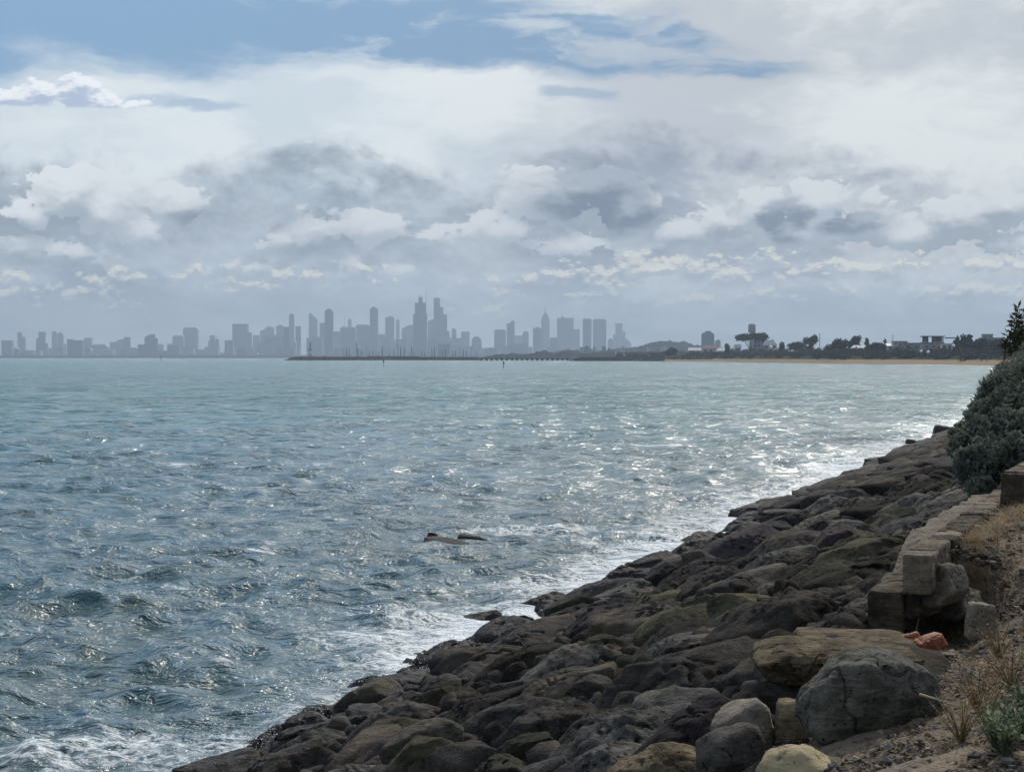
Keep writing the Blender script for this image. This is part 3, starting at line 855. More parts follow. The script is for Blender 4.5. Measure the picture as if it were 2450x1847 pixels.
# rocks awash in front of the slope
def free_rock(name, planes, level, p, size, seed, m, loc, label, cat, group=None, amp=1.0, strata=.5):
    v, f = polytope(planes, level, p); v = roughen(v, size, seed, amp, strata)
    return tag(mesh_np(name, v, f, m, loc=loc), label, cat, group)
def awash(px, py, w, hgt, seed, label):
    D = -WZ * F / (py - HY); a = w / F * D / 2
    pl = [((math.cos(q), math.sin(q), .3), a * (1.0 if abs(math.cos(q)) > .5 else .7)) for q in np.arange(8) * .785] + [((.1, -.1, 1), hgt), ((.4, .2, 1), hgt * 1.1), ((0, 0, -1), .5)]
    free_rock('boulder', pl, 4, 8, a, seed, BED, ((px - CX) / F * D, D, WZ), label, 'rock', 'rocks awash off the slope')
awash(1100, 1298, 170, 0.05, 1, 'low dark rock awash with a thin flat top off the middle of the shore')
awash(1130, 1286, 70, 0.07, 2, 'small dark rock tip just behind the awash flat rock')
awash(1035, 1283, 26, 0.10, 3, 'tiny dark rock tip left of the awash flat rock')
awash(2262, 1036, 60, 0.42, 4, 'dark round rock at the far end of the slope by the bush')
awash(2180, 1062, 30, 0.24, 5, 'small dark rock standing in surf near the far end of the slope')

# the big grey boulder at the edge of the dirt
D = 11.0
c = at(2076, 1682, D)
pl = [((-1, 0, 0.10), .36), ((-.9, 0, -.75), .335), ((-.5, -.05, -1), .30), ((1, .1, -.15), .36), ((.75, 0, -1), .31), ((.05, 0, -1), .27),
      ((-.70, 0, 1), .255), ((.05, -.05, 1), .245), ((.75, 0, 1), .305), ((.1, -1, .10), .28), ((-.45, -1, .35), .285), ((.6, -1, .3), .30),
      ((0, 1, .1), .30), ((-.6, 1, .3), .31), ((.3, -1, -.6), .25)]
free_rock('big_boulder', pl, 6, 11, .62, 777, ROCK_BOULDER, c, 'biggest rounded grey boulder resting on the dirt edge in the right foreground', 'boulder', None, .9, .15)
# pitted tan slab running to the wall
c = at(1965, 1574, 13.4)
pl = [((-1, .1, .15), .42), ((1, 0, .1), .62), ((.05, -1, .12), .22), ((0, 1, .1), .42), ((.04, -.10, 1), .045), ((-.35, -.1, 1), .13), ((.1, -.9, 1), .12), ((0, 0, -1), .15), ((0.1, -1, -.5), .17), ((-.7, -1, 0), .36), ((-1, 0, -.8), .33), ((.5, -1, -.2), .42)]
free_rock('long_slab', pl, 6, 30, .34, 778, ROCK_PIT, c, 'long pitted yellow-brown slab lying behind the big boulder', 'rock', None, 1.7, 1.2)
c = at(2090, 1550, 14.9)
pl = [((-1, 0, .1), .5), ((1, 0, .1), .30), ((.05, -1, .12), .28), ((0, 1, .1), .5), ((.03, -.05, 1), .05), ((0, 0, -1), .2)]
free_rock('long_slab', pl, 5, 30, .4, 779, ROCK_PIT, c, 'flat orange-brown ledge stone at the foot of the lower wall end', 'rock', None, .5, .9)

# ------------------------------------------------------------------ stone wall in three steps
def block_run(p0, p1, h, w, seed, lmin=.32, lmax=.6):
    """a course of squared blocks from p0 to p1 (top edges)"""
    rr = np.random.default_rng(seed); p0, p1 = Vector(p0), Vector(p1); L = (p1 - p0).length; d = (p1 - p0) / L; n = Vector((d.y, -d.x, 0)).normalized()
    s = 0; V_, F_, b = [], [], 0
    while s < L:
        l = min(rr.uniform(lmin, lmax), L - s + .05)
        c = p0 + d * (s + l / 2) + n * (w / 2 + rr.uniform(-.012, .012)) - Vector((0, 0, h / 2 + rr.uniform(0, .018)))
        v, f = polytope([((1, 0, 0), w / 2), ((-1, 0, 0), w / 2), ((0, 1, 0), l / 2 - .008), ((0, -1, 0), l / 2 - .008), ((0, 0, 1), h / 2), ((0, 0, -1), h / 2)], 5 if s < 3 else 4, 34)
        v = v + (v / np.linalg.norm(v, axis=1)[:, None]) * (0.010 * fbm(v * 9 + s, 3, seed) + .006 * fbm(v * 30 + s, 2, seed + 1))[:, None]
        a = math.atan2(-d.x, d.y) + rr.uniform(-.03, .03); R3 = np.array(Matrix.Rotation(a, 3, 'Z') @ Matrix.Rotation(rr.uniform(-.02, .02), 3, 'X'))
        v = v @ R3.T + np.array(c); V_.append(v); F_.append(f + b); b += len(v); s += l
    return np.concatenate(V_), np.concatenate(F_)
zA, zB, zC = -1.76, -1.46, -1.17
a0 = (2.665, 16.38, zA); a1 = (4.0, 20.6, zA - .01)
b0 = (2.925, 16.25, zB); b1 = (5.42, 24.3, zB)
c0 = (4.95, 22.0, zC); c1 = (11.0, 41.0, zC + .02)
for nm, p, q, hh, w, sd_, lb in (('stone_wall', a0, a1, .32, .26, 1, 'lowest squared bluestone course ending above the long slab'),
                                 ('stone_wall', b0, b1, .30, .22, 2, 'middle bluestone course with a pale square end running back along the path'),
                                 ('stone_wall', c0, c1, .30, .24, 3, 'upper bluestone wall starting beside the bush at the right edge')):
    v, f = block_run(p, q, hh, w, sd_); tag(mesh_np(nm, v, f, BLUESTONE), lb, 'wall', 'steps of the stone seawall')
# crumbled concrete backing and stones round the hollow under the wall end
def lump(px, py, D, a, b, c, seed, m, label, p=22, lev=5, nm='concrete_lump', sq=False):
    pl = [((1, .1, .1), a), ((-1, .05, .1), a), ((.1, 1, 0), b), ((0, -1, .1), b), ((.1, 0, 1), c), ((0, 0, -1), c)]
    if not sq: pl += [((.7, -.6, .6), .5 * (a + c) * 1.05), ((-.7, -.5, .5), .5 * (a + c) * 1.05), ((.6, -.4, -.8), .5 * (a + c)), ((-.5, .3, .9), .5 * (a + c))]
    return free_rock(nm, pl, lev, p, max(a, c) * 1.4, seed, m, at(px, py, D), label, 'stone' if nm != 'concrete_lump' else 'concrete', None, 1.5, .6)
lump(2258, 1398, 16.6, .17, .35, .15, 31, CONCRETE, 'crumbling concrete lump against the right side of the square wall end')
lump(2185, 1440, 16.75, .22, .3, .10, 32, CONCRETE, 'ragged dark concrete lump in the hollow under the middle wall course')
lump(2290, 1442, 17.1, .20, .4, .11, 33, CONCRETE, 'low concrete ledge bridging over the dark hollow')
lump(2345, 1485, 15.5, .088, .1, .125, 34, CONCRETE, 'upright mossy stone block at the right of the dark hollow', 18, 5, 'stone_block', True)
lump(2130, 1470, 16.7, .12, .3, .14, 35, CONCRETE, 'dark stone backing right of the lowest wall course end')
# rubble capping along the inner side of the middle course
v_, f_, b_ = [], [], 0
rr = np.random.default_rng(5)
for k in range(900):
    s = .14 + .86 * rr.uniform(0, 1); p = Vector(b0).lerp(Vector(b1), s) + Vector((.24 + rr.uniform(0, .42) * (1 - .3 * s), 0, 0)); r = rr.uniform(.010, .034)
    pl = [(tuple(rr.normal(size=3)), r * rr.uniform(.5, 1)) for _ in range(9)] + [((0, 0, -1), r), ((0, 0, 1), r * .6)]
    v, f = polytope(pl, 2, 40); v_.append(v + np.array((p.x, p.y, -1.53 - .35 * max(0, p.x - b0[0] - .31 * (p.y - b0[1]) - .2) * (p.y < 18.5) + rr.uniform(-.04, .03)))); f_.append(f + b_); b_ += len(v)
tag(mesh_np('wall_rubble', np.concatenate(v_), np.concatenate(f_), CONCRETE), 'broken mortar and stone rubble along the inner side of the middle wall course', 'rubble', kind='stuff')
# broken bricks
def brick(px, py, D, s, rz, label, lay='two'):
    root = empty('broken_brick', at(px, py, D), label, 'brick', 'broken bricks on the dirt'); root.rotation_euler = (R(8), R(-16), rz)
    for nm, m, off, dim in (('clay', BRICK, (0, 0, 0), (1, .62, .42)), ('mortar', MORTAR, (.06, .04, .215), (.70, .40, .05)) ):
        a, b, c = [q * s / 2 for q in dim]
        pl = [((1, .25, .2), a), ((-1, .1, 0), a), ((0, 1, 0), b), ((.1, -1, 0), b), ((0, 0, 1), c), ((0, 0, -1), c), ((1, -1, .4), a * .95)]
        v, f = polytope(pl, 5, 30); v = roughen(v, s, int(px), 1.3, .2)
        mesh_np(nm, v, f, m, root, tuple(q * s for q in off))
brick(2225, 1538, 14.9, .20, .3, 'large piece of orange-red brick beside the dark hollow')
brick(2178, 1526, 15.1, .13, -.4, 'smaller red brick chunk touching the left of the larger brick')
brick(2378, 1626, 12.4, .14, .9, 'dull red brick shard half buried in the dirt at the right')

# ------------------------------------------------------------------ ground cover: litter, stones, dry grass
def scatter_xy(n, ymin, ymax, dmin, dmax, rr):
    y = ymin * (ymax / ymin) ** rr.uniform(0, 1, n); d = dmin + (dmax - dmin) * rr.uniform(0, 1, n)
    x = xE(y) + np.where(y > 16.9, .5, 0) + d; return x, y
def quads(c, ax, ay):
    n = len(c); v = np.stack([c - ax - ay, c + ax - ay, c + ax + ay, c - ax + ay], 1).reshape(-1, 3); return v, np.arange(n * 4).reshape(-1, 4)
rr = np.random.default_rng(21)
n = 64000
x, y = scatter_xy(n, 8.8, 26, .02, 2.6, rr)
c = np.stack([x, y, dirt_z(x, y) + rr.uniform(.0, .035, n)], 1)
a = rr.uniform(0, 6.283, n); L = rr.uniform(.004, .017, n) * (1 + (rr.uniform(0, 1, n) < .05))
ax = np.stack([np.cos(a), np.sin(a), rr.uniform(-.4, .4, n)], 1) * L[:, None]
ay = np.stack([-np.sin(a), np.cos(a), rr.uniform(-.7, .9, n)], 1) * (L * rr.uniform(.2, .6, n))[:, None]
v, f = quads(c, ax, ay)
tag(mesh_np('leaf_litter', v, f, LITTER, smooth=False), 'dry leaves and twigs littering the dirt path', 'litter', kind='stuff')
V_, F_, b = [], [], 0
for k in range(8000):
    yy = 8.8 * (24 / 8.8) ** rr.uniform(); xx = float(xE(yy)) + rr.uniform(-.15, 2.3); r = rr.uniform(.006, .022) * (2.2 if rr.uniform() < .06 else 1)
    if yy > 16.9: xx += .5
    vv, ff = ICO[1]; vv = vv * r * rr.uniform(.6, 1.2, (len(vv), 1)) * np.array([1, 1, .65])
    V_.append(vv + np.array((xx, yy, float(dirt_z(xx, yy)) + r * .3 + .01))); F_.append(ff + b); b += len(vv)
tag(mesh_np('gravel', np.concatenate(V_), np.concatenate(F_), CHIP, smooth=False), 'loose stone chips scattered over the dirt bank', 'gravel', kind='stuff')


def blades(roots, n, hmin, hmax, lean, wid, rr, seg=3):
    """curved grass blades"""
    V_, F_ = [], []; b = 0
    for (x, y, z, sc) in roots:
        for k in range(n):
            a = rr.uniform(0, 6.283); h = rr.uniform(hmin, hmax) * sc; ln = rr.uniform(.2, 1.0) * lean * h; w = wid * rr.uniform(.6, 1.2)
            bx, by = x + rr.normal(0, .03), y + rr.normal(0, .03); pa = a + 1.57 + rr.uniform(-.5, .5)
            for s in range(seg + 1):
                q = s / seg; cx_, cy_, cz_ = bx + math.cos(a) * ln * q ** 1.8, by + math.sin(a) * ln * q ** 1.8, z + h * q * (1 - .25 * q * lean)
                ww = w * (1 - .85 * q); V_ += [(cx_ - math.cos(pa) * ww, cy_ - math.sin(pa) * ww, cz_), (cx_ + math.cos(pa) * ww, cy_ + math.sin(pa) * ww, cz_)]
            for s in range(seg): F_.append((b + 2 * s, b + 2 * s + 1, b + 2 * s + 3, b + 2 * s + 2))
            b += 2 * (seg + 1)
    return V_, F_
roots = []
for k in range(620):
    yy = 9.2 * (26 / 9.2) ** rr.uniform(); xx = float(xE(yy)) + (.55 if yy > 16.9 else .5) + abs(rr.normal(0, .55)) + (.25 if yy < 15 else 0); roots.append((xx, yy, float(dirt_z(xx, yy)), rr.uniform(.5, 1)))
for k in range(420):                                     # straw hanging along the inner side of the wall
    yy = 17.0 + 8 * rr.uniform() ** 1.3; xx = float(xE(yy)) + .62 + abs(rr.normal(0, .16)); roots.append((xx, yy, float(dirt_z(xx, yy)), rr.uniform(.9, 1.7)))
v, f = blades(roots, 9, .03, .13, 1.6, .0028, rr)
tag(mesh_np('dry_grass', v, f, DRY, smooth=False), 'straw-coloured dry grass growing thinly along the path edge', 'grass', kind='stuff')


def plant(px, py, D, kind, label, cat, seed, group=None):
    rr = np.random.default_rng(seed); base = at(px, py, D); base.z = float(dirt_z(base.x, D)) if kind != 'x' else base.z
    root = empty('weed_plant' if kind == 'weed' else 'dry_weed', base, label, cat, group)
    ns = 34 if kind == 'weed' else 24; st = MB(); L_, F_, b = [], [], 0
    H_ = .20 if kind == 'weed' else .24
    for k in range(ns):
        a = rr.uniform(0, 6.283); h = H_ * rr.uniform(.5, 1.1); sp = rr.uniform(.1, .8) * h
        pts = [Vector((math.cos(a) * sp * q ** 1.3, math.sin(a) * sp * q ** 1.3, h * q)) for q in (0, .35, .7, 1)]
        st.tube(pts, [.004, .003, .0025, .0015], 5)
        nl = 15 if kind == 'weed' else 6
        for j in range(nl):
            q = .25 + .75 * j / nl; p = pts[0].lerp(pts[-1], q) * 1.0; p.z = h * q
            la = rr.uniform(0, 6.283); ll = (rr.uniform(.022, .045) if kind == 'weed' else rr.uniform(.015, .04)); lw = ll * (.22 if kind == 'weed' else .14)
            d = Vector((math.cos(la), math.sin(la), rr.uniform(.1, 1.1))).normalized(); sd2 = d.cross(Vector((0, 0, 1))).normalized()
            L_ += [p, p + d * ll * .5 + sd2 * lw, p + d * ll, p + d * ll * .5 - sd2 * lw]; F_.append((b, b + 1, b + 2, b + 3)); b += 4
    st.build('stem', DRY if kind != 'weed' else WEED, root)
    mesh_np('leaves', [tuple(q) for q in L_], F_, WEED if kind == 'weed' else DRY, root, smooth=False)
plant(2440, 1800, 9.6, 'weed', 'grey-green leafy weed at the bottom right corner', 'weed', 1)
plant(2385, 1815, 9.5, 'weed', 'small green weed just left of the corner weed', 'weed', 2)
plant(2455, 1700, 10.1, 'weed', 'green weed at the right edge above the corner weed', 'weed', 3)
plant(2400, 1760, 9.3, 'weed', 'pale green weed with narrow leaves in front of the dry stalks', 'weed', 8)
plant(2360, 1740, 10.2, 'dry', 'orange dead stalks mixed among the green weeds', 'weed', 9)
plant(2340, 1690, 10.6, 'dry', 'straggly orange-brown dry weed right of the big boulder', 'weed', 4)
plant(2390, 1560, 13.0, 'dry', 'pale dry weed stalks at the right edge near the stone block', 'weed', 5)
plant(2300, 1760, 9.9, 'dry', 'dry weed at the bottom, left of the green weeds', 'weed', 6)
plant(2420, 1640, 11.0, 'dry', 'tangled dry weed at the right edge behind the brick shard', 'weed', 7)
# fallen twig
m_ = MB(); m_.tube([at(2200, 1660, 10.6), at(2240, 1672, 10.55), at(2290, 1690, 10.5), at(2345, 1700, 10.5)], [.006, .005, .004, .002], 6)
m_.tube([at(2240, 1672, 10.55), at(2262, 1662, 10.5)], [.003, .0015], 5)
tag(m_.build('fallen_twig', simple('pale_twig', (.35, .28, .2), .9), None, smooth=True), 'pale bare twig poking out beside the big boulder', 'twig')

# ------------------------------------------------------------------ the dense bush by the wall
def leaf_cloud(blobs, n, size, rr, shell=.30, aspect=.45, tuft=5, tr=.06, gaps=.0):
    """leaf quads in tufts spread through the outer shell of a set of ellipsoids"""
    B = np.array(blobs, float); w = (B[:, 3] * B[:, 4] + B[:, 3] * B[:, 5]); k = rr.choice(len(B), n, p=w / w.sum())
    d = rr.normal(size=(n, 3)); d /= np.linalg.norm(d, axis=1)[:, None]
    rad = 1 - shell * rr.uniform(0, 1, n) ** 1.5
    c = B[k, :3] + d * B[k, 3:6] * rad[:, None]
    nn = fbm(c / (tr * 6), 2, 3); c = c + d * (nn * tr * 1.2)[:, None]
    if gaps: keep = fbm(c / (tr * 9) + 9, 2, 7) > gaps - 1; c, d = c[keep], d[keep]; n = len(c)
    ce = np.repeat(c, tuft, 0) + rr.normal(0, tr * .45, (n * tuft, 3)); de = np.repeat(d, tuft, 0)
    g = rr.normal(size=(n * tuft, 3)) * .8 + de * 1.0; g /= np.linalg.norm(g, axis=1)[:, None]
    u = np.cross(g, rr.normal(size=(n * tuft, 3))); u /= np.linalg.norm(u, axis=1)[:, None]; w2 = np.cross(g, u)
    s = size * rr.uniform(.6, 1.3, n * tuft)[:, None]
    # leaf: four-corner lozenge
    v = np.stack([ce - w2 * s, ce + u * s * aspect, ce + w2 * s, ce - u * s * aspect], 1).reshape(-1, 3)
    return v, np.arange(len(ce) * 4).reshape(-1, 4)
rr = np.random.default_rng(77)
root = empty('coastal_bush', (5.2, 26.0, -2.0), 'dense dark grey-green bush overhanging the rocks at the right edge', 'bush')
bl = []
def pb(px, py, D, r):                                    # one mound of the bush
    p = at(px, py, D); bl.append((p.x - 5.2, p.y - 26.0, p.z + 2.0, r / F * D * 1.0, r / F * D * 1.15, r / F * D))
for q in ((2450, 955, 26.5, 85), (2400, 985, 26.5, 68), (2350, 1020, 26, 52), (2330, 1070, 25.5, 56), (2345, 1130, 25, 50), (2400, 1060, 25.5, 80), (2450, 1020, 26, 95),
          (2480, 930, 27, 90), (2500, 1010, 26.5, 100), (2310, 1045, 26, 36), (2320, 1105, 25, 38), (2420, 930, 27, 58), (2385, 960, 26.5, 50), (2345, 1165, 24.6, 32),
          (2440, 1095, 25, 60), (2375, 1100, 25, 55), (2450, 900, 27.5, 50), (2520, 880, 28, 90), (2365, 1000, 26, 42), (2300, 1075, 25.8, 28)): pb(*q)
# small mounds over the big ones
bl2 = list(bl)
for b in bl:
    for k in range(26):
        d = rr.normal(size=3); d /= np.linalg.norm(d); r = b[3] * rr.uniform(.20, .38)
        bl2.append((b[0] + d[0] * b[3] * .88, b[1] + d[1] * b[4] * .88, b[2] + d[2] * b[5] * .88, r, r, r))
v, f = leaf_cloud(bl2, 26000, .024, rr, .22, .45, 6, .030)
mesh_np('leaves', v, f, BUSH, root, smooth=False)
st = MB()
for k in range(16):
    e = bl[(k * 3) % len(bl)]; x0, y0 = .75 + rr.normal(.1, .2), rr.normal(.2, .3)
    st.tube([(x0, y0, -.05), (x0 * .5 + e[0] * .5, y0 * .5 + e[1] * .5, e[2] * .5), (e[0], e[1], e[2])], [.03, .02, .008], 6)
st.build('branches', BARK, root, smooth=True)
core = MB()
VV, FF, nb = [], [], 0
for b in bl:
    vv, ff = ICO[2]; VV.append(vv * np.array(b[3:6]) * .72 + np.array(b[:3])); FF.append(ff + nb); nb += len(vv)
mesh_np('shade_core', np.concatenate(VV), np.concatenate(FF), simple('bush_inner_shade', (.016, .018, .013), .95), root)  # solid near-black cores, the bush's inner shade put into their colour


def rosette_tree(name, base, blobs, n, size, label, seed, tips):
    rr = np.random.default_rng(seed); root = empty(name, base, label, 'shrub'); bx, by, bz = base
    L = [(b[0] - bx, b[1] - by, b[2] - bz, b[3], b[3], b[4]) for b in blobs]
    v, f = leaf_cloud(L, n, size, rr, .9, .30, 9, .09); mesh_np('leaves', v, f, OLEAF, root, smooth=False)
    st = MB()
    for b in L:
        for k in range(3):
            e = Vector(b[:3]) + Vector(rr.normal(0, .5, 3)) * b[3]
            st.tube([(0, 0, 0), Vector((e.x * .3, e.y * .3, e.z * .55)), e], [.07, .045, .012], 6)
    st.build('branches', BARK, root, smooth=True)
    # tips with open rosettes of leaves standing above the crown
    V_, F_, b0_ = [], [], 0; tw = MB()
    for t_ in tips:
        t_ = Vector(t_) - Vector(base); tw.tube([t_ - Vector((.05, 0, .5)), t_], [.014, .006], 5)
        for k in range(26):
            d = Vector((rr.normal(), rr.normal(), rr.uniform(-.2, 1.6))).normalized(); s = size * rr.uniform(1.0, 1.9); o_ = t_ - Vector((0, 0, rr.uniform(0, .28)))
            u = d.cross(Vector(rr.normal(size=3))).normalized(); V_ += [tuple(o_), tuple(o_ + d * s + u * s * .28), tuple(o_ + d * 2 * s), tuple(o_ + d * s - u * s * .28)]; F_.append((b0_, b0_ + 1, b0_ + 2, b0_ + 3)); b0_ += 4
    if tips: mesh_np('tip_leaves', V_, F_, OLEAF, root, smooth=False); tw.build('twigs', BARK, root)
Dt = 42.0
def q(px, py, r, rz=None): p = at(px, py, Dt); return (p.x, p.y, p.z, r / F * Dt, (rz or r) / F * Dt)
bb = at(2460, 1000, Dt)
rosette_tree('coastal_shrub', (bb.x, bb.y, -1.4), [q(2452, 828, 20), q(2432, 806, 12), q(2455, 785, 12), q(2440, 850, 22), q(2490, 820, 45), q(2480, 870, 45), q(2420, 842, 12), q(2505, 770, 45)], 420, .055,
             'olive shrub with open leaf rosettes rising behind the dense bush', 5, [tuple(at(px, py, Dt)) for px, py in ((2436, 731), (2450, 745), (2428, 762), (2420, 783), (2410, 800), (2406, 820), (2447, 770), (2440, 790))])

# ------------------------------------------------------------------ spray thrown up along the rocks
rr = np.random.default_rng(8)
V_, F_, b = [], [], 0
vv, ff = ICO[1]
for (px, py, n, sx, sz) in ((1050, 1560, 260, .35, .22), (1010, 1610, 300, .4, .14), (900, 1640, 260, .4, .16), (780, 1690, 420, .4, .22), (720, 1730, 300, .4, .14), (560, 1790, 500, .5, .14),
                            (680, 1770, 260, .4, .12), (480, 1810, 300, .5, .10), (1110, 1545, 200, .3, .10), (870, 1525, 160, .5, .07), (1250, 1450, 160, .6, .08), (1400, 1385, 140, .7, .08)):
    D = -WZ * F / (py - HY) - .2; p = at(px, py, D)
    for k in range(n):
        r = .003 + .0065 * rr.uniform() ** 3
        c = (p.x + rr.normal(0, sx), p.y + rr.normal(0, sx * 1.6), WZ + .05 + abs(rr.normal(0, sz)))
        V_.append(vv * r * np.array([1.2, 1, .9]) + np.array(c)); F_.append(ff + b); b += len(vv)
tag(mesh_np('sea_spray', np.concatenate(V_), np.concatenate(F_), SPRAY), 'white droplets of spray thrown up along the waterline rocks', 'spray', kind='stuff')

# ------------------------------------------------------------------ beach and headland at the right
SHP = np.array([1360, 1450, 1550, 1650, 1750, 1850, 2000, 2200, 2390, 2470, 2600.0])
SHD = np.array([2700, 2560, 2400, 2229, 2035, 1800, 1510, 1337, 1164, 1040, 1000.0])
def shD(px): return np.interp(px, SHP, SHD)
cols = np.linspace(1590, 2760, 220); offs = np.array([-40, 0, 8, 16, 26, 34, 42, 60, 90, 160, 300, 600, 1200.0])
zof = np.array([-5.6, -4.55, -3.9, -3.2, -2.5, -2.0, -1.2, .2, 1.5, 3.0, 4.5, 5.0, 5.0])
V_ = []
for px in cols:
    for o_, z in zip(offs, zof):
        D = shD(px) + o_ + (-12 if px < 1700 and o_ > 40 else 0); k = 1 if px > 1640 else .55 + .45 * (px - 1360) / 280
        V_.append(((px - CX) / F * D, D, z if o_ <= 0 else (z + 4.5) * max(k, .3) - 4.5))
V_ = np.array(V_); V_[:, 2] += np.where(V_[:, 2] > -1, fbm(V_ * .03, 2, 3) * .8, 0)
mesh_np('beach', V_, grid(len(cols), len(offs)), LAND)['kind'] = 'structure'


def land_z(px, off): return float(np.interp(off, offs, zof))


def tree(px, ytop, ybase, off, wpx, label, seed, m=FAR_TREE, shape='round', group='trees on the headland', cat='tree', name='headland_tree', D=None):
    """tapered trunk with limbs and an open crown of leaf clumps"""
    rr = np.random.default_rng(seed); D = D or float(shD(px)) + off; k = D / F
    b = at(px, ybase, D); H_ = (ybase - ytop) * k; W_ = wpx * k / 2
    root = empty(name, b, label, cat, group)
    st = MB(); bl = []
    n = 9 if shape != 'umbrella' else 22
    for i in range(n):
        a = rr.uniform(0, 6.283); q = rr.uniform(.15, .95) ** .6
        if shape == 'umbrella': x, y, z = math.cos(a) * W_ * q * .85, math.sin(a) * W_ * q * .6, H_ * (.80 - .12 * q * q + rr.uniform(-.05, .05)); r = (W_ * .34, W_ * .34, H_ * .12)
        elif shape == 'cone': z = H_ * (.15 + .8 * i / n); q = (1 - z / H_); x, y = math.cos(a) * W_ * q * .4, math.sin(a) * W_ * q * .4; r = (W_ * (q * .8 + .12), W_ * (q * .8 + .12), H_ * .12)
        elif shape == 'low': x, y, z = math.cos(a) * W_ * q * .8, math.sin(a) * W_ * q * .5, H_ * rr.uniform(.3, .75); r = (W_ * .35, W_ * .35, H_ * .28)
        else: x, y, z = math.cos(a) * W_ * q * .65, math.sin(a) * W_ * q * .5, H_ * (.60 + rr.uniform(-.22, .20)); r = (W_ * .42, W_ * .42, H_ * .20)
        if shape == 'lean': x += (z / H_ - .5) * W_ * .9
        bl.append((x, y, z) + r)
        if i < 7: st.tube([(0, 0, H_ * .12), (x * .4, y * .4, z * .6), (x, y, z)], [.35, .22, .08], 5)
    st.tube([(0, 0, -1), (0, 0, H_ * .3), (bl[0][0] * .3, 0, H_ * .6)], [.55, .42, .2], 6)
    v, f = leaf_cloud(bl, int(150 + 60 * W_), .8, rr, .75, .7, 4, .55)
    mesh_np('crown', v, f, m, root, smooth=False); st.build('trunk', BARK, root, smooth=True)
    return root
T = [(1798, 790, 852, 250, 84, 'umbrella', 'broad flat-topped dark tree standing tallest on the headland'),
     (1934, 796, 850, 220, 42, 'lean', 'leaning round-topped tree right of the flat-topped one'),
     (1905, 818, 852, 200, 50, 'round', 'lower sloping tree joined to the left of the leaning tree'),
     (2044, 800, 850, 180, 40, 'round', 'taller right-hand tree of the rounded pair near mid headland'),
     (2010, 806, 850, 180, 46, 'round', 'middle tree of the rounded row on the headland'),
     (1985, 820, 852, 150, 34, 'low', 'small dark tree left of the rounded row'),
     (2075, 808, 850, 170, 22, 'cone', 'narrow pointed tree right of the rounded pair'),
     (1870, 818, 852, 200, 16, 'round', 'little round tree between the flat-topped and the leaning tree'),
     (1608, 830, 862, 100, 34, 'round', 'isolated dark round tree at the left end of the headland'),
     (1740, 822, 856, 100, 14, 'round', 'tiny dark tree in front of the pale roofs'),
     (2105, 812, 852, 120, 40, 'low', 'brownish shrubby tree left of the pale hip-roofed house'),
     (2118, 812, 840, 260, 12, 'cone', 'small dark treetop above the pale hip-roofed house'),
     (2290, 802, 852, 130, 26, 'cone', 'dark pointed tree right of the black-framed house'),
     (2315, 798, 856, 120, 40, 'round', 'dark bushy tree with a high peak near the right edge'),
     (2345, 806, 858, 120, 46, 'round', 'reddish-brown bushy tree left of the grey hillside house'),
     (2385, 812, 866, 90, 60, 'round', 'large dark rounded tree beside the coastal bush'),
     (2425, 815, 868, 90, 60, 'round', 'dark tree mass behind the coastal shrub'),
     (1965, 838, 858, 90, 50, 'low', 'low bushy tree on the dune below the leaning tree'),
     (2150, 842, 860, 80, 50, 'low', 'low dark bush below the pale hip-roofed house')]
for i, (px, yt, yb, off, w, sh, lb) in enumerate(T):
    tree(px, yt, yb, off, w, lb, 300 + i, FAR_TREE2 if 'brown' in lb else FAR_TREE, sh)
# scrub on the dunes
rr = np.random.default_rng(31); bl = []
for k in range(420):
    px = rr.uniform(1470, 2480); off = rr.uniform(44, 150) - (26 * min(1, max(0, (1780 - px) / 150))); D = float(shD(px)) + off; z = land_z(px, off) - (1.5 if px < 1640 else 0)
    r = rr.uniform(1.5, 4.0); bl.append(((px - CX) / F * D, D, z + r * .15, r * 1.5, r, r * rr.uniform(.55, .95)))
v, f = leaf_cloud(bl, 22000, .62, rr, .5, .7, 3, .5)
tag(mesh_np('dune_scrub', v, f, FAR_TREE, smooth=False), 'dark scrub covering the dunes behind the beach', 'scrub', kind='stuff')
bl = []
for k in range(200):
    px = rr.uniform(1480, 2480); off = rr.uniform(150, 420); D = float(shD(px)) + off; z = land_z(px, off); r = rr.uniform(2, 5) * (.6 if px < 1750 else 1)
    bl.append(((px - CX) / F * D, D, z, r * 1.6, r, r * .9))
v, f = leaf_cloud(bl, 7000, .9, rr, .5, .7, 3, .6)
tag(mesh_np('garden_greenery', v, f, FAR_TREE2, smooth=False), 'brownish garden trees massed between the headland houses', 'greenery', kind='stuff')

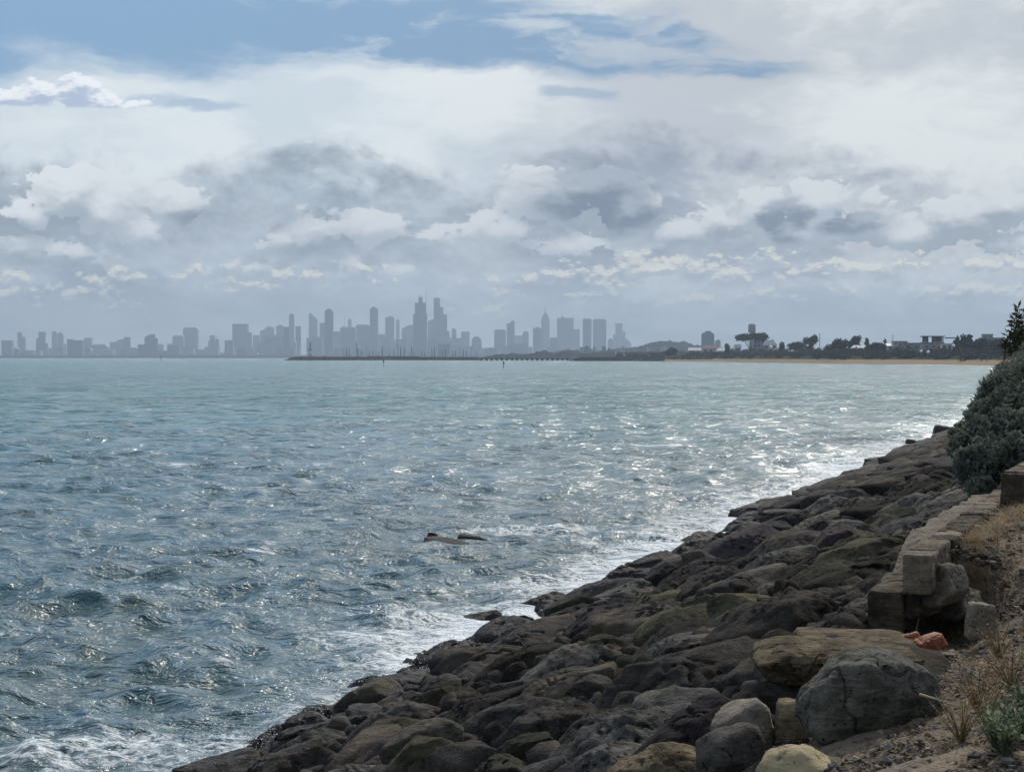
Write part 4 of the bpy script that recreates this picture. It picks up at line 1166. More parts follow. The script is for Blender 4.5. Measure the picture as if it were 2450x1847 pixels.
# houses on the headland
WHITE = simple('white_render', (.62, .62, .60), .8, .08, .5); CREAM = simple('cream_wall', (.42, .38, .32), .8, .1, .5)
BLACK = simple('black_frame', (.02, .02, .022), .6, .1, 1); GREYW = simple('grey_wall', (.24, .25, .26), .8, .1, .5)
ROOF_L = simple('pale_roof', (.46, .46, .45), .6, .15, .6); ROOF_B = simple('brown_tile_roof', (.16, .09, .07), .8, .2, .8); GLASS = simple('window_glass', (.03, .045, .05), .12, .1, 1); TEAL = simple('green_glass', (.10, .19, .17), .2, .2, .6)
def house(px, ytop, ybase, off, wpx, wall, roofm, kind, label, D=None, nwin=3, group='houses on the headland'):
    D = D or float(shD(px)) + off; k = D / F; b = at(px, ybase, D); H_ = (ybase - ytop) * k; W_ = wpx * k; dp = W_ * .7
    root = empty('house', b, label, 'house', group)
    hw = H_ * (.60 if kind in ('hip', 'gable') else .92)
    MB().box((0, 0, hw / 2 - 1), (W_, dp, hw + 2)).build('wall', wall, root)
    if kind == 'flat': MB().box((0, -.3, hw + .2), (W_ * 1.06, dp * 1.06, .4)).build('roof', roofm, root)
    else:
        r_ = MB(); o_ = .6; q = .30 if kind == 'hip' else .5
        P_ = [(-W_ / 2 - o_, -dp / 2 - o_, hw + .003), (W_ / 2 + o_, -dp / 2 - o_, hw + .003), (W_ / 2 + o_, dp / 2 + o_, hw + .003), (-W_ / 2 - o_, dp / 2 + o_, hw + .003), (-W_ * q, 0, H_), (W_ * q, 0, H_)]
        r_.add(P_, [(0, 1, 5, 4), (2, 3, 4, 5), (1, 2, 5), (3, 0, 4), (3, 2, 1, 0)]); r_.build('roof', roofm, root)
    fl = max(1, int(hw / 3.2))
    for j in range(fl):
        for i in range(nwin):
            x = (i + .5) / nwin * W_ - W_ / 2; z = (j + .5) * hw / fl; w = W_ / nwin * .55; h = hw / fl * .5
            wf = MB(); wf.box((x, -dp / 2 - .04, z), (w + .3, .08, h + .3)); wf = wf.build('window', WHITE if wall is not WHITE else GREYW, root)
            MB().box((x, -dp / 2 - .10, z), (w, .05, h)).build('pane', GLASS, wf)
    if kind != 'flat': MB().box((W_ * .2, 0, H_ * .95), (.9, .9, H_ * .25)).build('chimney', wall, root)
    return root
house(2127, 822, 836, 240, 44, WHITE, ROOF_L, 'hip', 'white house with a pale hipped roof above the dunes')
house(2180, 820, 840, 230, 40, GREYW, BLACK, 'flat', 'grey-green flat-roofed house left of the black-framed one', nwin=2)
h_ = house(2230, 819, 838, 220, 50, GREYW, BLACK, 'flat', 'tall black-framed flat-roofed house with bright openings on its top floor', nwin=3)
fr = MB(); k_ = (float(shD(2230)) + 220) / F
for q_ in range(5): fr.box(((q_ / 4 - .5) * 48 * k_, -3, 19 * k_ + 1.9), (.7 if q_ != 2 else 1.6, .7, 3.8))
fr.box((0, -1, 19 * k_ + 4.1), (54 * k_, 9, .7)); fr.box((-18 * k_, -2, 19 * k_ + 1.9), (9 * k_, 4, 3.6)); fr.box((13 * k_, -2, 19 * k_ + 1.9), (16 * k_, 4, 3.6)); fr.build('top_floor_frame', BLACK, h_)
MB().box((13.5, -2, 8.6), (9, 6, .7)).build('awning', BLACK, h_)
house(2264, 822, 838, 215, 26, WHITE, ROOF_L, 'flat', 'low white wing right of the black-framed house', nwin=2)
house(2370, 806, 846, 260, 50, GREYW, ROOF_L, 'flat', 'large grey house with stepped flat roof near the right edge', nwin=4)
h_ = house(2362, 800, 812, 262, 24, GREYW, BLACK, 'flat', 'dark penthouse box with a flat overhanging roof at the far right', nwin=2)
house(2005, 834, 846, 190, 24, WHITE, ROOF_L, 'gable', 'small white gabled house below the rounded trees', nwin=2)
house(1936, 824, 840, 240, 22, WHITE, ROOF_L, 'gable', 'white gabled house under the leaning tree', nwin=2)
house(1765, 824, 842, 300, 16, WHITE, ROOF_L, 'gable', 'small white cottage left of the trunk of the flat-topped tree', nwin=1)
house(1815, 810, 842, 330, 26, GREYW, ROOF_L, 'flat', 'grey block standing behind the flat-topped tree', nwin=3)
house(1842, 814, 845, 320, 30, GREYW, ROOF_L, 'hip', 'grey-green house right of the flat-topped tree', nwin=3)
house(1862, 832, 848, 260, 26, CREAM, ROOF_B, 'hip', 'cream house with a brown roof left of the leaning tree', nwin=2)
house(1700, 826, 846, 420, 40, CREAM, ROOF_B, 'hip', 'low cream house with a brown tiled roof at the left of the headland', nwin=3)
house(1662, 832, 848, 460, 30, WHITE, ROOF_L, 'gable', 'pale gabled house near the isolated round tree', nwin=2)
house(1730, 832, 852, 250, 34, CREAM, ROOF_L, 'hip', 'pale-roofed house in front of the brown tiled one', nwin=2)
house(1484, 841, 852, 0, 22, WHITE, ROOF_L, 'flat', 'long low white boat shed above the dark seawall', D=3300, nwin=4)
house(2052, 826, 842, 175, 30, GREYW, ROOF_L, 'hip', 'grey house with a pale roof between the rounded trees and the white house', nwin=3)
house(2152, 816, 834, 262, 34, CREAM, BLACK, 'flat', 'cream house with a thin dark flat roof behind the white hipped house', nwin=3)
house(2318, 836, 850, 128, 34, GREYW, ROOF_L, 'flat', 'low grey-green building between the dark trees at the right', nwin=3)
house(2200, 838, 848, 128, 40, TEAL, ROOF_L, 'flat', 'long low green-glazed terrace below the black-framed house', nwin=4)
house(1900, 838, 850, 170, 26, WHITE, ROOF_L, 'gable', 'white gabled cottage below the leaning tree', nwin=2)
house(1975, 832, 846, 188, 22, CREAM, ROOF_L, 'hip', 'cream house below the thin pole right of the leaning tree', nwin=2)
house(2090, 826, 840, 300, 24, CREAM, ROOF_B, 'hip', 'brown-roofed house half hidden by shrubs left of the white one', nwin=2)
# round tower behind the flat-topped tree, slender block, poles, white domes
tw = empty('water_tower', at(1799, 850, 2900), 'grey round-topped tower rising behind the flat-topped tree', 'tower')
MB().tube([(0, 0, 0), (0, 0, 32)], 3.2, 14).build('shaft', GREYW, tw, smooth=True); MB().tube([(0, 0, 30), (0, 0, 31), (0, 0, 40), (0, 0, 42)], [4, 5, 5, 3.5], 16).build('tank', GREYW, tw, smooth=True)
def pole(name, px, ytop, ybase, D, r, label, cat, m=BLACK, top=None, group=None):
    k = D / F; b = at(px, ybase, D); H_ = (ybase - ytop) * k; root = empty(name, b, label, cat, group)
    MB().tube([(0, 0, -.5), (0, 0, H_)], [r, r * .7], 6).build('post', m, root, smooth=True)
    if top == 'arm': MB().box((0, 0, H_ * .93), (H_ * .12, .15, .15)).build('cross_arm', m, root)
    if top == 'mark': MB().tube([(0, 0, H_ * .62), (0, 0, H_ * .68), (0, 0, H_ * .94), (0, 0, H_)], [r * 1.0, r * 2.4, r * 2.4, r * .6], 8).build('day_mark', m, root)
    return root
pole('power_pole', 1961, 798, 850, 1850, .28, 'thin pole right of the leaning tree', 'pole', top='arm')
pole('power_pole', 2136, 800, 836, 1680, .22, 'thin pole above the white hip-roofed house', 'pole', top='arm')
DOMEM = simple('white_ball', (.85, .85, .82), .35, .02, 1)  # plain white shell colour, no emission
for i, (px, py, r) in enumerate(((2204, 841, 3.8), (2221, 842.5, 4.2), (1844, 831, 4.5), (1932, 827, 3))):
    D = float(shD(px)) + 62; p = at(px, py, D); root = empty('white_dome', p, ('bright white ball left of the pair below the black-framed house', 'bright white ball right of the pair below the black-framed house', 'bright white dome in the shrubs right of the flat-topped tree', 'small white dome under the leaning tree')[i], 'dome', 'bright white balls on the headland')
    v, f = ICO[3]; mesh_np('shell', v * r * D / F * np.array([1, 1, .9]), f, DOMEM, root); MB().tube([(0, 0, -2.5), (0, 0, -.5)], [.5, .35], 8).build('stand', BLACK, root)

# people on the beach
SKIN = simple('skin_tone', (.35, .2, .14), .7, .05, 1); CLOTH = {c: simple('cloth_' + c, v, .9, .1, 2) for c, v in (('black', (.02, .02, .025)), ('navy', (.03, .035, .06)), ('grey', (.1, .1, .1)), ('red', (.2, .04, .035)))}
def person(px, ybase, label, m, stride=.2, face=0.0, bend=0.0):
    D = float(shD(px)) + 18; z = -3.05; x = (px - CX) / F * D
    pts = [(0, 0, .95, .14), (0, 0, 1.15, .15), (0, 0, 1.38, .17), (0, 0, 1.50, .07), (0, .02, 1.60, .095), (0, .02, 1.70, .08),
           (.10, 0, .90, .10), (.11, stride * .5, .50, .07), (.11, stride, .08, .05), (.11, stride + .14, .03, .045),
           (-.10, 0, .90, .10), (-.11, -stride * .3, .50, .07), (-.11, -stride, .08, .05), (-.11, -stride + .14, .03, .045),
           (.20, 0, 1.40, .065), (.26, -.05, 1.12, .05), (.27, .08, .88, .035), (-.20, 0, 1.40, .065), (-.26, .05, 1.12, .05), (-.27, .16, .90, .035)]
    ed = [(0, 1), (1, 2), (2, 3), (3, 4), (4, 5), (0, 6), (6, 7), (7, 8), (8, 9), (0, 10), (10, 11), (11, 12), (12, 13), (2, 14), (14, 15), (15, 16), (2, 17), (17, 18), (18, 19)]
    me = bpy.data.meshes.new('person'); me.from_pydata([p[:3] for p in pts], ed, []); o = bpy.data.objects.new('person', me); COL.objects.link(o)
    md = o.modifiers.new('skin', 'SKIN'); sv = me.skin_vertices[0].data if me.skin_vertices else None
    if sv is None:
        bpy.context.view_layer.objects.active = o; sv = me.skin_vertices.new().data if hasattr(me.skin_vertices, 'new') else me.skin_vertices[0].data
    for i, p in enumerate(pts): sv[i].radius = (p[3], p[3])
    sv[0].use_root = True
    s2 = o.modifiers.new('subd', 'SUBSURF'); s2.levels = 1; s2.render_levels = 1
    me.materials.append(m); o.location = (x, D, z); o.rotation_euler = (0, 0, face); tag(o, label, 'person', 'people on the far beach')
for px, c, lb, fc in ((2022, 'black', 'lone person in black on the sand left of the others', .4), (2293, 'navy', 'left one of two dark-clothed people on the sand below the dark trees', 1.4),
                      (2304, 'grey', 'right one of two dark-clothed people on the sand below the dark trees', -1.2), (2349, 'black', 'person in black on the sand left of the pair by the bush', .8),
                      (2361, 'navy', 'person in dark blue leaning forward on the sand by the bush', 2.0)):
    person(px, 866, lb, CLOTH[c], .22, fc)

# ------------------------------------------------------------------ breakwaters, pier, marina, beacons
BW = simple('breakwater_stone', (.045, .036, .034), .9, .5, .6, .3); BWR = simple('breakwater_red_stone', (.10, .045, .04), .9, .4, .6, .3); TIMBER = simple('pier_timber', (.04, .036, .033), .9, .3, 1)
def breakwater(x0, x1, ytop, D, m, label, seed, depth=14):
    rr = np.random.default_rng(seed); k = D / F; V_, F_, b = [], [], 0; xa, xb = (x0 - CX) * k, (x1 - CX) * k; zt = (HY - ytop) * k; L = xb - xa
    m1 = MB(); m1.prism([(xa, WZ - 2), (xa + 6, zt - 2.2), (xa + 14, zt - .7), (xb - 6, zt - .7), (xb, WZ - 2)], D - depth * .3, D + depth * .5)
    root = empty('breakwater', ((xa + xb) / 2, D, WZ), label, 'breakwater', 'breakwaters of the marina')
    o = m1.build('core', m, root); o.location = (-(xa + xb) / 2, -D, -WZ)
    for i in range(int(L * 2.2)):
        x = rr.uniform(xa + 1, xb - 1); t_ = rr.uniform(0, 1); r = rr.uniform(.6, 1.4); en = min(1, (x - xa) / 12)
        vv, ff = ICO[2]; vv = vv * np.array([r * 1.3, r, r * .8]) * rr.uniform(.8, 1.15, (len(vv), 1))
        V_.append(vv + np.array((x - (xa + xb) / 2, -depth * .45 * (1 - t_ * .9), (zt - WZ - .8) * t_ * en))); F_.append(ff + b); b += len(vv)
    mesh_np('armour_rocks', np.concatenate(V_), np.concatenate(F_), m, root, smooth=False)
breakwater(683, 925, 852.6, 3050, BWR, 'long low reddish breakwater carrying the white beacon', 1)
breakwater(925, 1150, 853.4, 3100, BW, 'dark low breakwater in front of the yacht masts', 2)
breakwater(860, 1010, 851.5, 3180, BWR, 'reddish inner breakwater behind the dark one', 3)
breakwater(1362, 1630, 852.8, 2480, BW, 'long dark seawall running to the headland', 4)
breakwater(1510, 1622, 857.0, 2380, BW, 'lower dark rock groyne in front of the seawall', 5)
k = 2750 / F; pr = empty('timber_pier', ((1255 - CX) * k, 2750, WZ), 'low timber pier on many piles joining the breakwaters', 'pier')
L = (1366 - 1148) * k
MB().box((0, 0, 2.7), (L, 4, .7)).build('deck', TIMBER, pr)
for i in range(18): MB().box((-L / 2 + (i + .5) * L / 18, 0, 1.0), (3.4, 3.5, 3.4)).build('pile_bay', TIMBER, pr)
MB().box((0, -1.9, 3.9), (L, .12, .12)).build('handrail', TIMBER, pr)
# beacon tower
bt = empty('harbour_beacon', at(742, 853, 3060), 'white harbour beacon with a dark mast on the reddish breakwater', 'beacon')
MB().tube([(0, 0, 0), (0, 0, 9)], [3.2, 2.4], 10).build('tower', WHITE, bt, smooth=True); MB().box((0, 0, 9.6), (7.2, 5, 1.3)).build('gallery', GREYW, bt); MB().tube([(0, 0, 10), (0, 0, 19), (0, 0, 20.5)], [.9, .7, .3], 8).build('mast', BLACK, bt)
pole('channel_marker', 918, 862, 876.5, 1070, .13, 'dark channel post below the reddish breakwater', 'channel marker', top='mark', group='channel posts')
pole('channel_marker', 1205, 865, 881, 900, .15, 'dark channel post below the timber pier', 'channel marker', top='mark', group='channel posts')
pole('channel_marker', 385, 849, 864, 2300, .3, 'faint far channel post left of the breakwater', 'channel marker', group='channel posts')
pole('channel_marker', 1213, 848, 860, 2800, .4, 'post standing at the middle of the timber pier', 'channel marker', top='mark')

# moored yachts
HULL = simple('white_hull', (.7, .7, .7), .3, .05, 1); MAST = simple('mast_alloy', (.42, .43, .45), .4, .05, 1, 0, .3); DKM = simple('dark_mast', (.09, .095, .11), .5, .1, 1)
def make_yacht():
    r = empty('moored_yacht', (0, 0, 0)); m = MB()
    P_ = []; secs = [(-6, .2, 1.3), (-4.5, 1.3, 1.2), (0, 1.9, 1.1), (4, 1.3, 1.25), (6.2, .15, 1.5)]
    for x, w, h in secs: P_ += [(x, -w, h), (x * .96, -w * .6, 0), (x * .94, 0, -.35), (x * .96, w * .6, 0), (x, w, h)]
    Fc = []
    for i in range(4):
        for j in range(4): Fc.append((i * 5 + j, (i + 1) * 5 + j, (i + 1) * 5 + j + 1, i * 5 + j + 1))
        Fc.append((i * 5 + 4, (i + 1) * 5 + 4, (i + 1) * 5, i * 5))
    m.add(P_, Fc); m.build('hull', HULL, r, smooth=True); MB().box((-.8, 0, 1.55), (4.2, 2, .75), taper=.8).build('cabin', HULL, r)
    MB().tube([(.6, 0, 1.2), (.6, 0, 15)], [.55, .40], 6).build('mast', MAST, r); MB().tube([(.6, 0, 2.6), (-4.6, 0, 2.5)], .16, 6).build('boom', DKM, r)
    m = MB()
    for e in ((6.1, 0, 1.5), (-5.8, 0, 1.3), (.6, 1.8, 1.1), (.6, -1.8, 1.1)): m.tube([(.6, 0, 14.6), e], .03, 3)
    m.build('rigging', DKM, r); return r
def copy_tree(o, parent=None):
    c = o.copy(); COL.objects.link(c); c.parent = parent
    for ch in o.children: copy_tree(ch, c)
    return c
proto = make_yacht(); rr = np.random.default_rng(91)
proto2 = copy_tree(proto)
for ch in proto2.children:
    if ch.name.startswith('mast'): ch.data = ch.data.copy(); ch.data.materials[0] = DKM
yx = [820, 829, 836, 852, 855, 866, 876, 884, 893, 899, 906, 915, 921, 932, 943, 950, 958, 968, 977, 984, 991, 999, 1008, 1016, 1024, 1033, 1041, 1050, 1058, 1066, 1074, 1083, 1090, 1099, 1108, 1116, 1127, 1140]
allch = {}
for i, px in enumerate(yx):
    o = proto if i == 0 else proto2 if i == 1 else copy_tree(proto2 if i % 3 else proto)
    D = rr.uniform(3230, 3420); s = rr.uniform(.8, 1.35) if px not in (852, 950) else 1.8
    o.location = ((px - CX) / F * D, D, WZ); o.scale = (s, s, s); o.rotation_euler = (0, 0, rr.uniform(-.5, .5) + 1.2 * (i % 3))
    tag(o, ('white yacht with a bare mast moored in the left part of the marina' if px < 930 else 'white yacht with a bare mast moored in the middle of the marina' if px < 1045 else 'white yacht with a bare mast moored near the pier end of the marina'), 'yacht', 'yachts moored in the marina')
    if px == 852: o['label'] = 'tallest-masted yacht near the left of the marina'
    if px == 950: o['label'] = 'tall-masted yacht in the middle of the marina'

# seabird
bd = MB(); P_ = []
bird = empty('seabird', at(1019, 432, 700), 'tiny dark seabird flying alone in the cloudy sky', 'bird')
v, f = ICO[2]; mesh_np('body', v * np.array([.09, .26, .08]), f, CLOTH['black'], bird)
for s in (-1, 1):
    w = MB(); w.add([(0, .1, 0), (0, -.08, 0), (s * .32, -.02, .13), (s * .32, .12, .13), (s * .66, -.08, .07), (0, .1, .02), (0, -.08, .02), (s * .32, -.02, .15), (s * .32, .12, .15), (s * .66, -.08, .08)],
          [(0, 1, 2, 3), (3, 2, 4), (5, 8, 7, 6), (8, 9, 7), (0, 3, 8, 5), (1, 6, 7, 2), (3, 4, 9, 8), (2, 7, 9, 4)]); w.build('wing', CLOTH['black'], bird)

# ------------------------------------------------------------------ far shore, hill and the city
FARLAND = leaf_mat('wooded_hillside', (.016, .022, .018), (.034, .040, .030), (.05, .05, .04), .02, 0)
def ridge(name, pts, D, depth, seed, m=FARLAND, jit=3.0):
    k = D / F; xs = np.linspace(pts[0][0], pts[-1][0], int((pts[-1][0] - pts[0][0]) / .7)); tops = np.interp(xs, [p[0] for p in pts], [p[1] for p in pts])
    rows = np.array([0, .12, .3, .6, 1.0]); hz_ = np.array([0, .55, .85, 1, .8]); V_ = []
    for x, t_ in zip(xs, tops):
        for r_, h in zip(rows, hz_):
            Dd = D + depth * r_; z = (HY - t_) * k; V_.append(((x - CX) / F * Dd, Dd, WZ - .6 + (z - WZ) * h))
    V_ = np.array(V_); V_[:, 2] += (fbm(V_ * np.array([.035, .01, 0]), 3, seed) * jit + np.abs(fbm(V_ * np.array([.11, .05, 0]), 2, seed + 4)) * jit * .9 - .4 * jit) * (np.tile(hz_, len(xs)) > 0)
    return mesh_np(name, V_, grid(len(xs), len(rows)), m)
ridge('far_shore', [(-150, 851), (300, 850), (700, 849), (1100, 848), (1300, 846), (1500, 847), (1700, 848), (2600, 846)], 9300, 500, 3, jit=2.2)['kind'] = 'structure'
ridge('far_hill', [(1290, 850), (1340, 838), (1400, 832), (1440, 836), (1480, 830), (1530, 824), (1545, 818), (1570, 813), (1600, 811), (1640, 814), (1660, 822), (1720, 828), (1800, 834), (2600, 838)], 5200, 900, 7, jit=3.0)['kind'] = 'structure'
ridge('wooded_shore', [(1150, 855), (1190, 849), (1230, 846), (1270, 846), (1300, 840), (1330, 845), (1360, 838), (1400, 842), (1440, 840), (1500, 838), (1550, 842), (1600, 838), (1700, 842), (2500, 842)], 3900, 400, 11, jit=3.0)['kind'] = 'structure'


def f_tower(t, b):
    p = geo(t); x, y, z = t.sep(p); r = obj_rand(t)
    fl = t.m('FRACT', z * 0.25); wn = t.m('FRACT', (x + y * .7) * 0.16)
    g = t.step(fl, .35, .45) * t.step(wn, .15, .25)
    wall = t.mix(r, (.14, .16, .20), (.48, .47, .46))
    return {'Base Color': t.mix(g * .75, wall, (.08, .10, .13)), 'Roughness': .5}
TOWER = mat('tower_facade', f_tower)
CITY_D = 10800.0
OX = {1: (0, 680), 2: (600, 680), 3: (1150, 680)}
def tower(cr, segs, D, label, group='towers of the far skyline', masts=(), cat='skyscraper', name='skyscraper'):
    """segs: (x0, x1, ytop, crown) in the units of one survey strip; every segment is a prism of its own height"""
    k = D / F; sx, sy = OX[cr]; cv = lambda x, y: ((sx + x / 3.568 - CX) * k, (HY - (sy + y / 3.568)) * k)
    xa = min(cv(s[0], 0)[0] for s in segs); xb = max(cv(s[1], 0)[0] for s in segs); xc = (xa + xb) / 2
    root = empty(name, (xc, D, WZ), label, cat, group); body = MB()
    for i, sg in enumerate(segs):
        x0, zt = cv(sg[0], sg[2]); x1, _ = cv(sg[1], sg[2]); x0 -= xc; x1 -= xc; zt -= WZ; w = x1 - x0; kd = sg[3] if len(sg) > 3 else 'flat'; dp = max(18, w * .8) - i * 1.7
        if kd == 'dome': pr_ = [(x0, 0), (x1, 0)] + [(x0 + w / 2 + w / 2 * math.cos(a), zt - w * .55 + w * .55 * math.sin(a)) for a in np.linspace(0, math.pi, 9)]
        elif kd == 'slr': pr_ = [(x0, 0), (x1, 0), (x1, zt - w * .75), (x0 + w * .25, zt), (x0, zt - w * .1)]
        elif kd == 'sll': pr_ = [(x0, 0), (x1, 0), (x1, zt), (x0 + w * .6, zt - w * .05), (x0, zt - w * .35)]
        elif kd == 'pyr': pr_ = [(x0, 0), (x1, 0), (x1, zt - w * .35), (x0 + w / 2, zt), (x0, zt - w * .35)]
        elif kd == 'spire': pr_ = [(x0, 0), (x1, 0), (x1, zt - w * .9), (x1 - w * .12, zt - w * .55), (x1 - w * .3, zt - w * .2), (x0 + w / 2, zt), (x0 + w * .3, zt - w * .2), (x0 + w * .12, zt - w * .55), (x0, zt - w * .9)]
        elif kd == 'cham': pr_ = [(x0, 0), (x1, 0), (x1, zt - w * .12), (x1 - w * .12, zt), (x0 + w * .12, zt), (x0, zt - w * .12)]
        elif kd == 'plant': pr_ = [(x0, 0), (x1, 0), (x1, zt), (x1 - w * .25, zt), (x1 - w * .25, zt + 6), (x0 + w * .3, zt + 6), (x0 + w * .3, zt), (x0, zt)]
        else: pr_ = [(x0, 0), (x1, 0), (x1, zt), (x0, zt)]
        body.prism(pr_, -dp / 2 + i * .4, dp / 2)
    body.build('facade', TOWER, root)
    for (mx, my, mb, r) in masts:
        x, zt = cv(mx, my); _, zb = cv(mx, mb); MB().tube([(x - xc, 0, zb - WZ), (x - xc, 0, zt - WZ)], [r, r * .4], 6).build('mast', GREYW, root)
    return root
rr = np.random.default_rng(44)
C = [(1, [(20, 110, 480)], 'squat flat-topped block at the far left of the skyline'),
 (1, [(152, 188, 405, 'pyr'), (188, 218, 450)], 'slim stepped tower second from the left edge'),
 (1, [(310, 340, 462), (333, 388, 408), (385, 410, 505)], 'stepped flat-topped tower left of the rounded twins'),
 (1, [(445, 490, 400, 'dome'), (540, 565, 512)], 'left one of two rounded twin towers'),
 (1, [(495, 541, 412, 'dome')], 'right one of two rounded twin towers'),
 (1, [(575, 625, 470), (620, 710, 478)], 'wide flat block right of the rounded twins'),
 (1, [(722, 785, 458)], 'narrow flat block beside the wide flat block'),
 (1, [(790, 925, 515, 'cham')], 'long low building between flat blocks at the left'),
 (1, [(940, 975, 495), (970, 1065, 468, 'sll')], 'block with a roof rising in steps to the right'),
 (1, [(1060, 1112, 452)], 'narrow slab attached to the right of the step-roofed block'),
 (1, [(1180, 1245, 515), (1238, 1320, 425, 'sll'), (1316, 1345, 460)], 'stepped tower with a curved shoulder left of centre-left'),
 (1, [(1340, 1395, 513)], 'low block right of the curved-shoulder tower'),
 (1, [(1430, 1485, 510), (1478, 1572, 440, 'cham')], 'broad building stepping up to the chamfered tower'),
 (1, [(1570, 1690, 370, 'cham')], 'bulky tower with chamfered top corners'),
 (1, [(1780, 1800, 480), (1792, 1836, 438), (1834, 1868, 470)], 'small tower topped by a crane', ((1850, 425, 470, 1.5), (1818, 428, 440, 2))),
 (1, [(1920, 1940, 480), (1945, 1992, 478)], 'low pair of blocks left of the big square tower'),
 (1, [(1990, 2118, 340), (2114, 2150, 410)], 'big square tower with a lower shoulder on its right'),
 (2, [(20, 75, 435, 'cham')], 'low block right of the big square tower'),
 (2, [(80, 130, 385, 'sll'), (125, 200, 370, 'plant')], 'broad blocky tower with rooftop plant and small mast', ((142, 340, 372, 1.5),)),
 (2, [(220, 285, 358, 'plant')], 'flat tower with a peaked plant room'),
 (2, [(285, 332, 365)], 'block filling the gap before the slim domed tower'),
 (2, [(328, 371, 250, 'dome')], 'slim round-topped tower standing well above its neighbours'),
 (2, [(383, 427, 360)], 'short flat tower right of the slim round-topped one'),
 (2, [(497, 570, 245, 'slr')], 'blade-like tower with a roof slanting down to the right'),
 (2, [(588, 634, 330, 'cham')], 'lower tower between the blade and the broad domed tower'),
 (2, [(632, 705, 210, 'dome')], 'broad tower with a smooth domed top'),
 (2, [(705, 760, 405)], 'low block right of the broad domed tower'),
 (2, [(765, 900, 367, 'cham')], 'wide building carrying two thin masts', ((800, 262, 367, 1.3), (782, 340, 367, 1.2))),
 (2, [(830, 860, 305, 'plant')], 'thin tower with an antenna above the wide building', ((843, 275, 305, 1.4),)),
 (2, [(895, 1020, 347, 'cham')], 'wide block left of the pointed-cap tower'),
 (2, [(1018, 1087, 190, 'pyr')], 'tall tower with a pointed cap'),
 (2, [(1090, 1147, 428)], 'low block right of the pointed-cap tower'),
 (2, [(1150, 1225, 285, 'plant')], 'square tower with a crown of plant rooms'),
 (2, [(1240, 1270, 300, 'dome')], 'thin rounded tower beside the crowned square tower'),
 (2, [(1290, 1390, 345, 'sll')], 'wide block at the left foot of the tallest tower'),
 (2, [(1388, 1506, 255), (1402, 1497, 160), (1433, 1466, 112)], 'tallest tower with a narrow stepped head under construction', ((1440, 88, 112, 2), (1497, 35, 160, 1.6), (1460, 100, 112, 1.2))),
 (2, [(1512, 1566, 300, 'sll')], 'block between the tallest tower and the stepped-side tower'),
 (2, [(1562, 1615, 118, 'cham'), (1612, 1642, 195), (1639, 1676, 258), (1674, 1697, 400)], 'second-tallest tower stepping down on its right side'),
 (2, [(1715, 1755, 380, 'cham')], 'short tower right of the stepped-side tower'),
 (2, [(1795, 1868, 405, 'cham')], 'broad short tower in the gap right of the tall cluster'),
 (2, [(1885, 1970, 445, 'dome')], 'low rounded block in the gap of the skyline'),
 (3, [(115, 215, 387, 'cham')], 'broad low tower at the left of the second cluster'),
 (3, [(222, 255, 335), (252, 290, 312, 'dome')], 'tower with a rounded cap and a flat shoulder in the second cluster'),
 (3, [(290, 358, 440)], 'low block between two rounded towers of the second cluster'),
 (3, [(358, 410, 400, 'dome')], 'short domed tower left of the spired tower'),
 (3, [(447, 520, 378, 'plant')], 'block at the left foot of the spired tower', ((450, 345, 378, 1.2),)),
 (3, [(517, 587, 240, 'spire')], 'slender tower with a rounded head and needle spire', ((550, 182, 245, 2.4),)),
 (3, [(590, 656, 455)], 'low block right of the spired tower'),
 (3, [(652, 792, 290), (665, 735, 275, 'pyr')], 'massive square tower with two roof masts', ((694, 205, 280, 2.0), (793, 255, 290, 1.5))),
 (3, [(788, 845, 385)], 'lower block attached to the right of the massive square tower'),
 (3, [(872, 945, 295, 'cham')], 'left one of the pair of matching flat-topped towers'),
 (3, [(958, 1070, 298, 'cham')], 'right and wider one of the pair of matching flat-topped towers'),
 (3, [(1085, 1130, 462, 'dome')], 'low rounded block right of the matching pair'),
 (3, [(1130, 1155, 430), (1150, 1211, 335), (1208, 1235, 407), (1232, 1285, 465, 'slr')], 'last tower of the skyline with steps on both sides')]
for i, c in enumerate(C):
    tower(c[0], c[1], CITY_D + (-900, 600, -300, 1300, -600, 200, 0, 900, -1000)[(i * 7 + i // 5) % 9], c[2], masts=c[3] if len(c) > 3 else ())
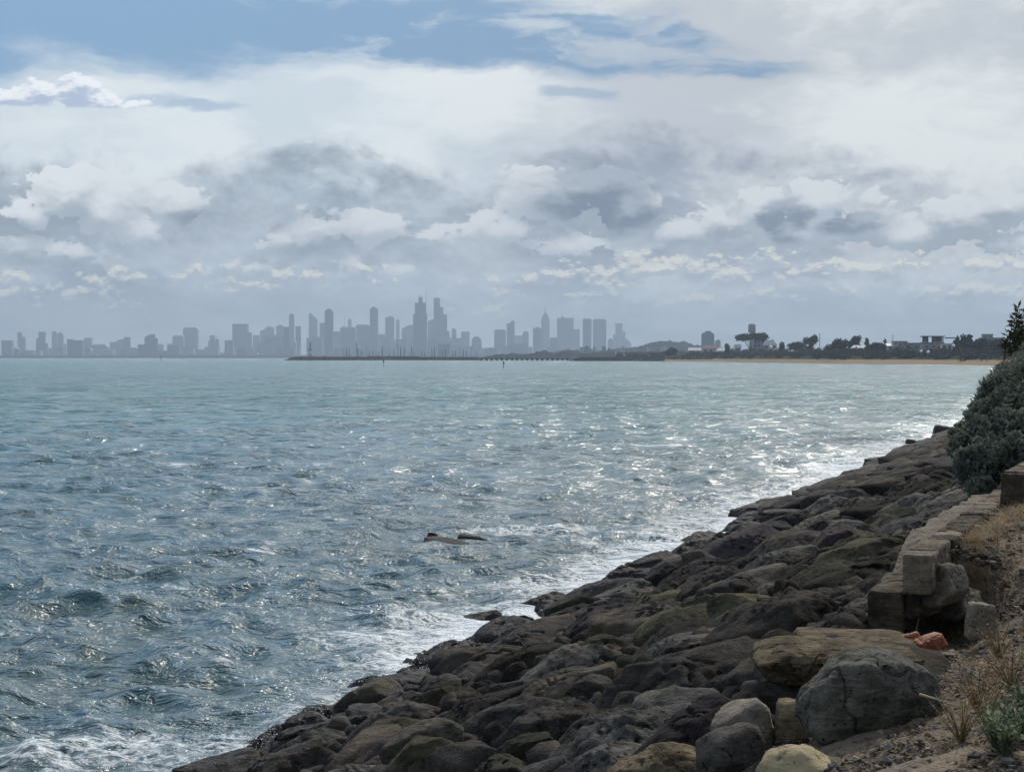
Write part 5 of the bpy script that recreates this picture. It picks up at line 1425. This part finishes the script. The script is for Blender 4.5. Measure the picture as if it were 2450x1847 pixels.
for i in range(150):                                     # the low mass between the towers
    x = rr.uniform(-40, 5200) if i > 50 else rr.uniform(2100, 4100); w = rr.uniform(45, 150)
    yt = rr.uniform(540, 600) if x < 1400 else (rr.uniform(440, 560) if 2200 < x < 3900 else rr.uniform(520, 590))
    if 4180 < x < 4260 or x > 4900: yt = rr.uniform(560, 600)
    b_ = tower(1, [(x, x + w, yt, rr.choice(['flat', 'flat', 'plant', 'cham']))], CITY_D + rr.uniform(-900, 900), ('low hazy building among the small towers at the left of the skyline' if x < 2150 else 'low hazy building filling the dense cluster behind the marina masts' if x < 4150 else 'low hazy building in the second cluster with the spired tower'), 'low buildings of the far skyline', cat='building', name='far_building')
for i in range(34):                                      # mid-distance houses on the hill
    x = rr.uniform(4900, 6200); b_ = tower(1, [(x, x + rr.uniform(18, 45), rr.uniform(525, 585), 'flat')], rr.uniform(4300, 5400), 'small grey building on the hazy hill right of the skyline', 'buildings on the hazy hill', cat='building', name='hill_building')
tower(3, [(1887, 1990, 425, 'plant'), (1895, 1980, 415)], 4600, 'lone grey apartment block on the hill left of the headland', None, cat='apartment block', name='apartment_block')
tower(3, [(2000, 2045, 470, 'pyr')], 4700, 'small grey block right of the lone apartment block', None, cat='building', name='apartment_block')
tower(2, [(1600, 1700, 512)], 8200, 'grey square building behind the marina masts', None, cat='building', name='marina_building')
tower(3, [(238, 400, 512)], 8600, 'long grey low building behind the timber pier', None, cat='building', name='marina_building')

# ------------------------------------------------------------------ haze
hz_b = MB(); hz_b.box((0, 6900, (350 - 7.5) / 2), (9000, 14200, 350 + 7.5)); hm = bpy.data.materials.new('haze_air'); hm.use_nodes = True; hm.node_tree.nodes.clear(); t = Tree(hm.node_tree)
pv = t.node('ShaderNodeVolumePrincipled', {'Color': (.53, .65, .79), 'Density': 0.85e-4, 'Anisotropy': 0.25}); out = t.node('ShaderNodeOutputMaterial'); t.nt.links.new(pv.outputs[0], out.inputs['Volume'])
tag(hz_b.build('haze', hm), 'pale grey-blue sea haze over the bay', 'haze', kind='stuff')
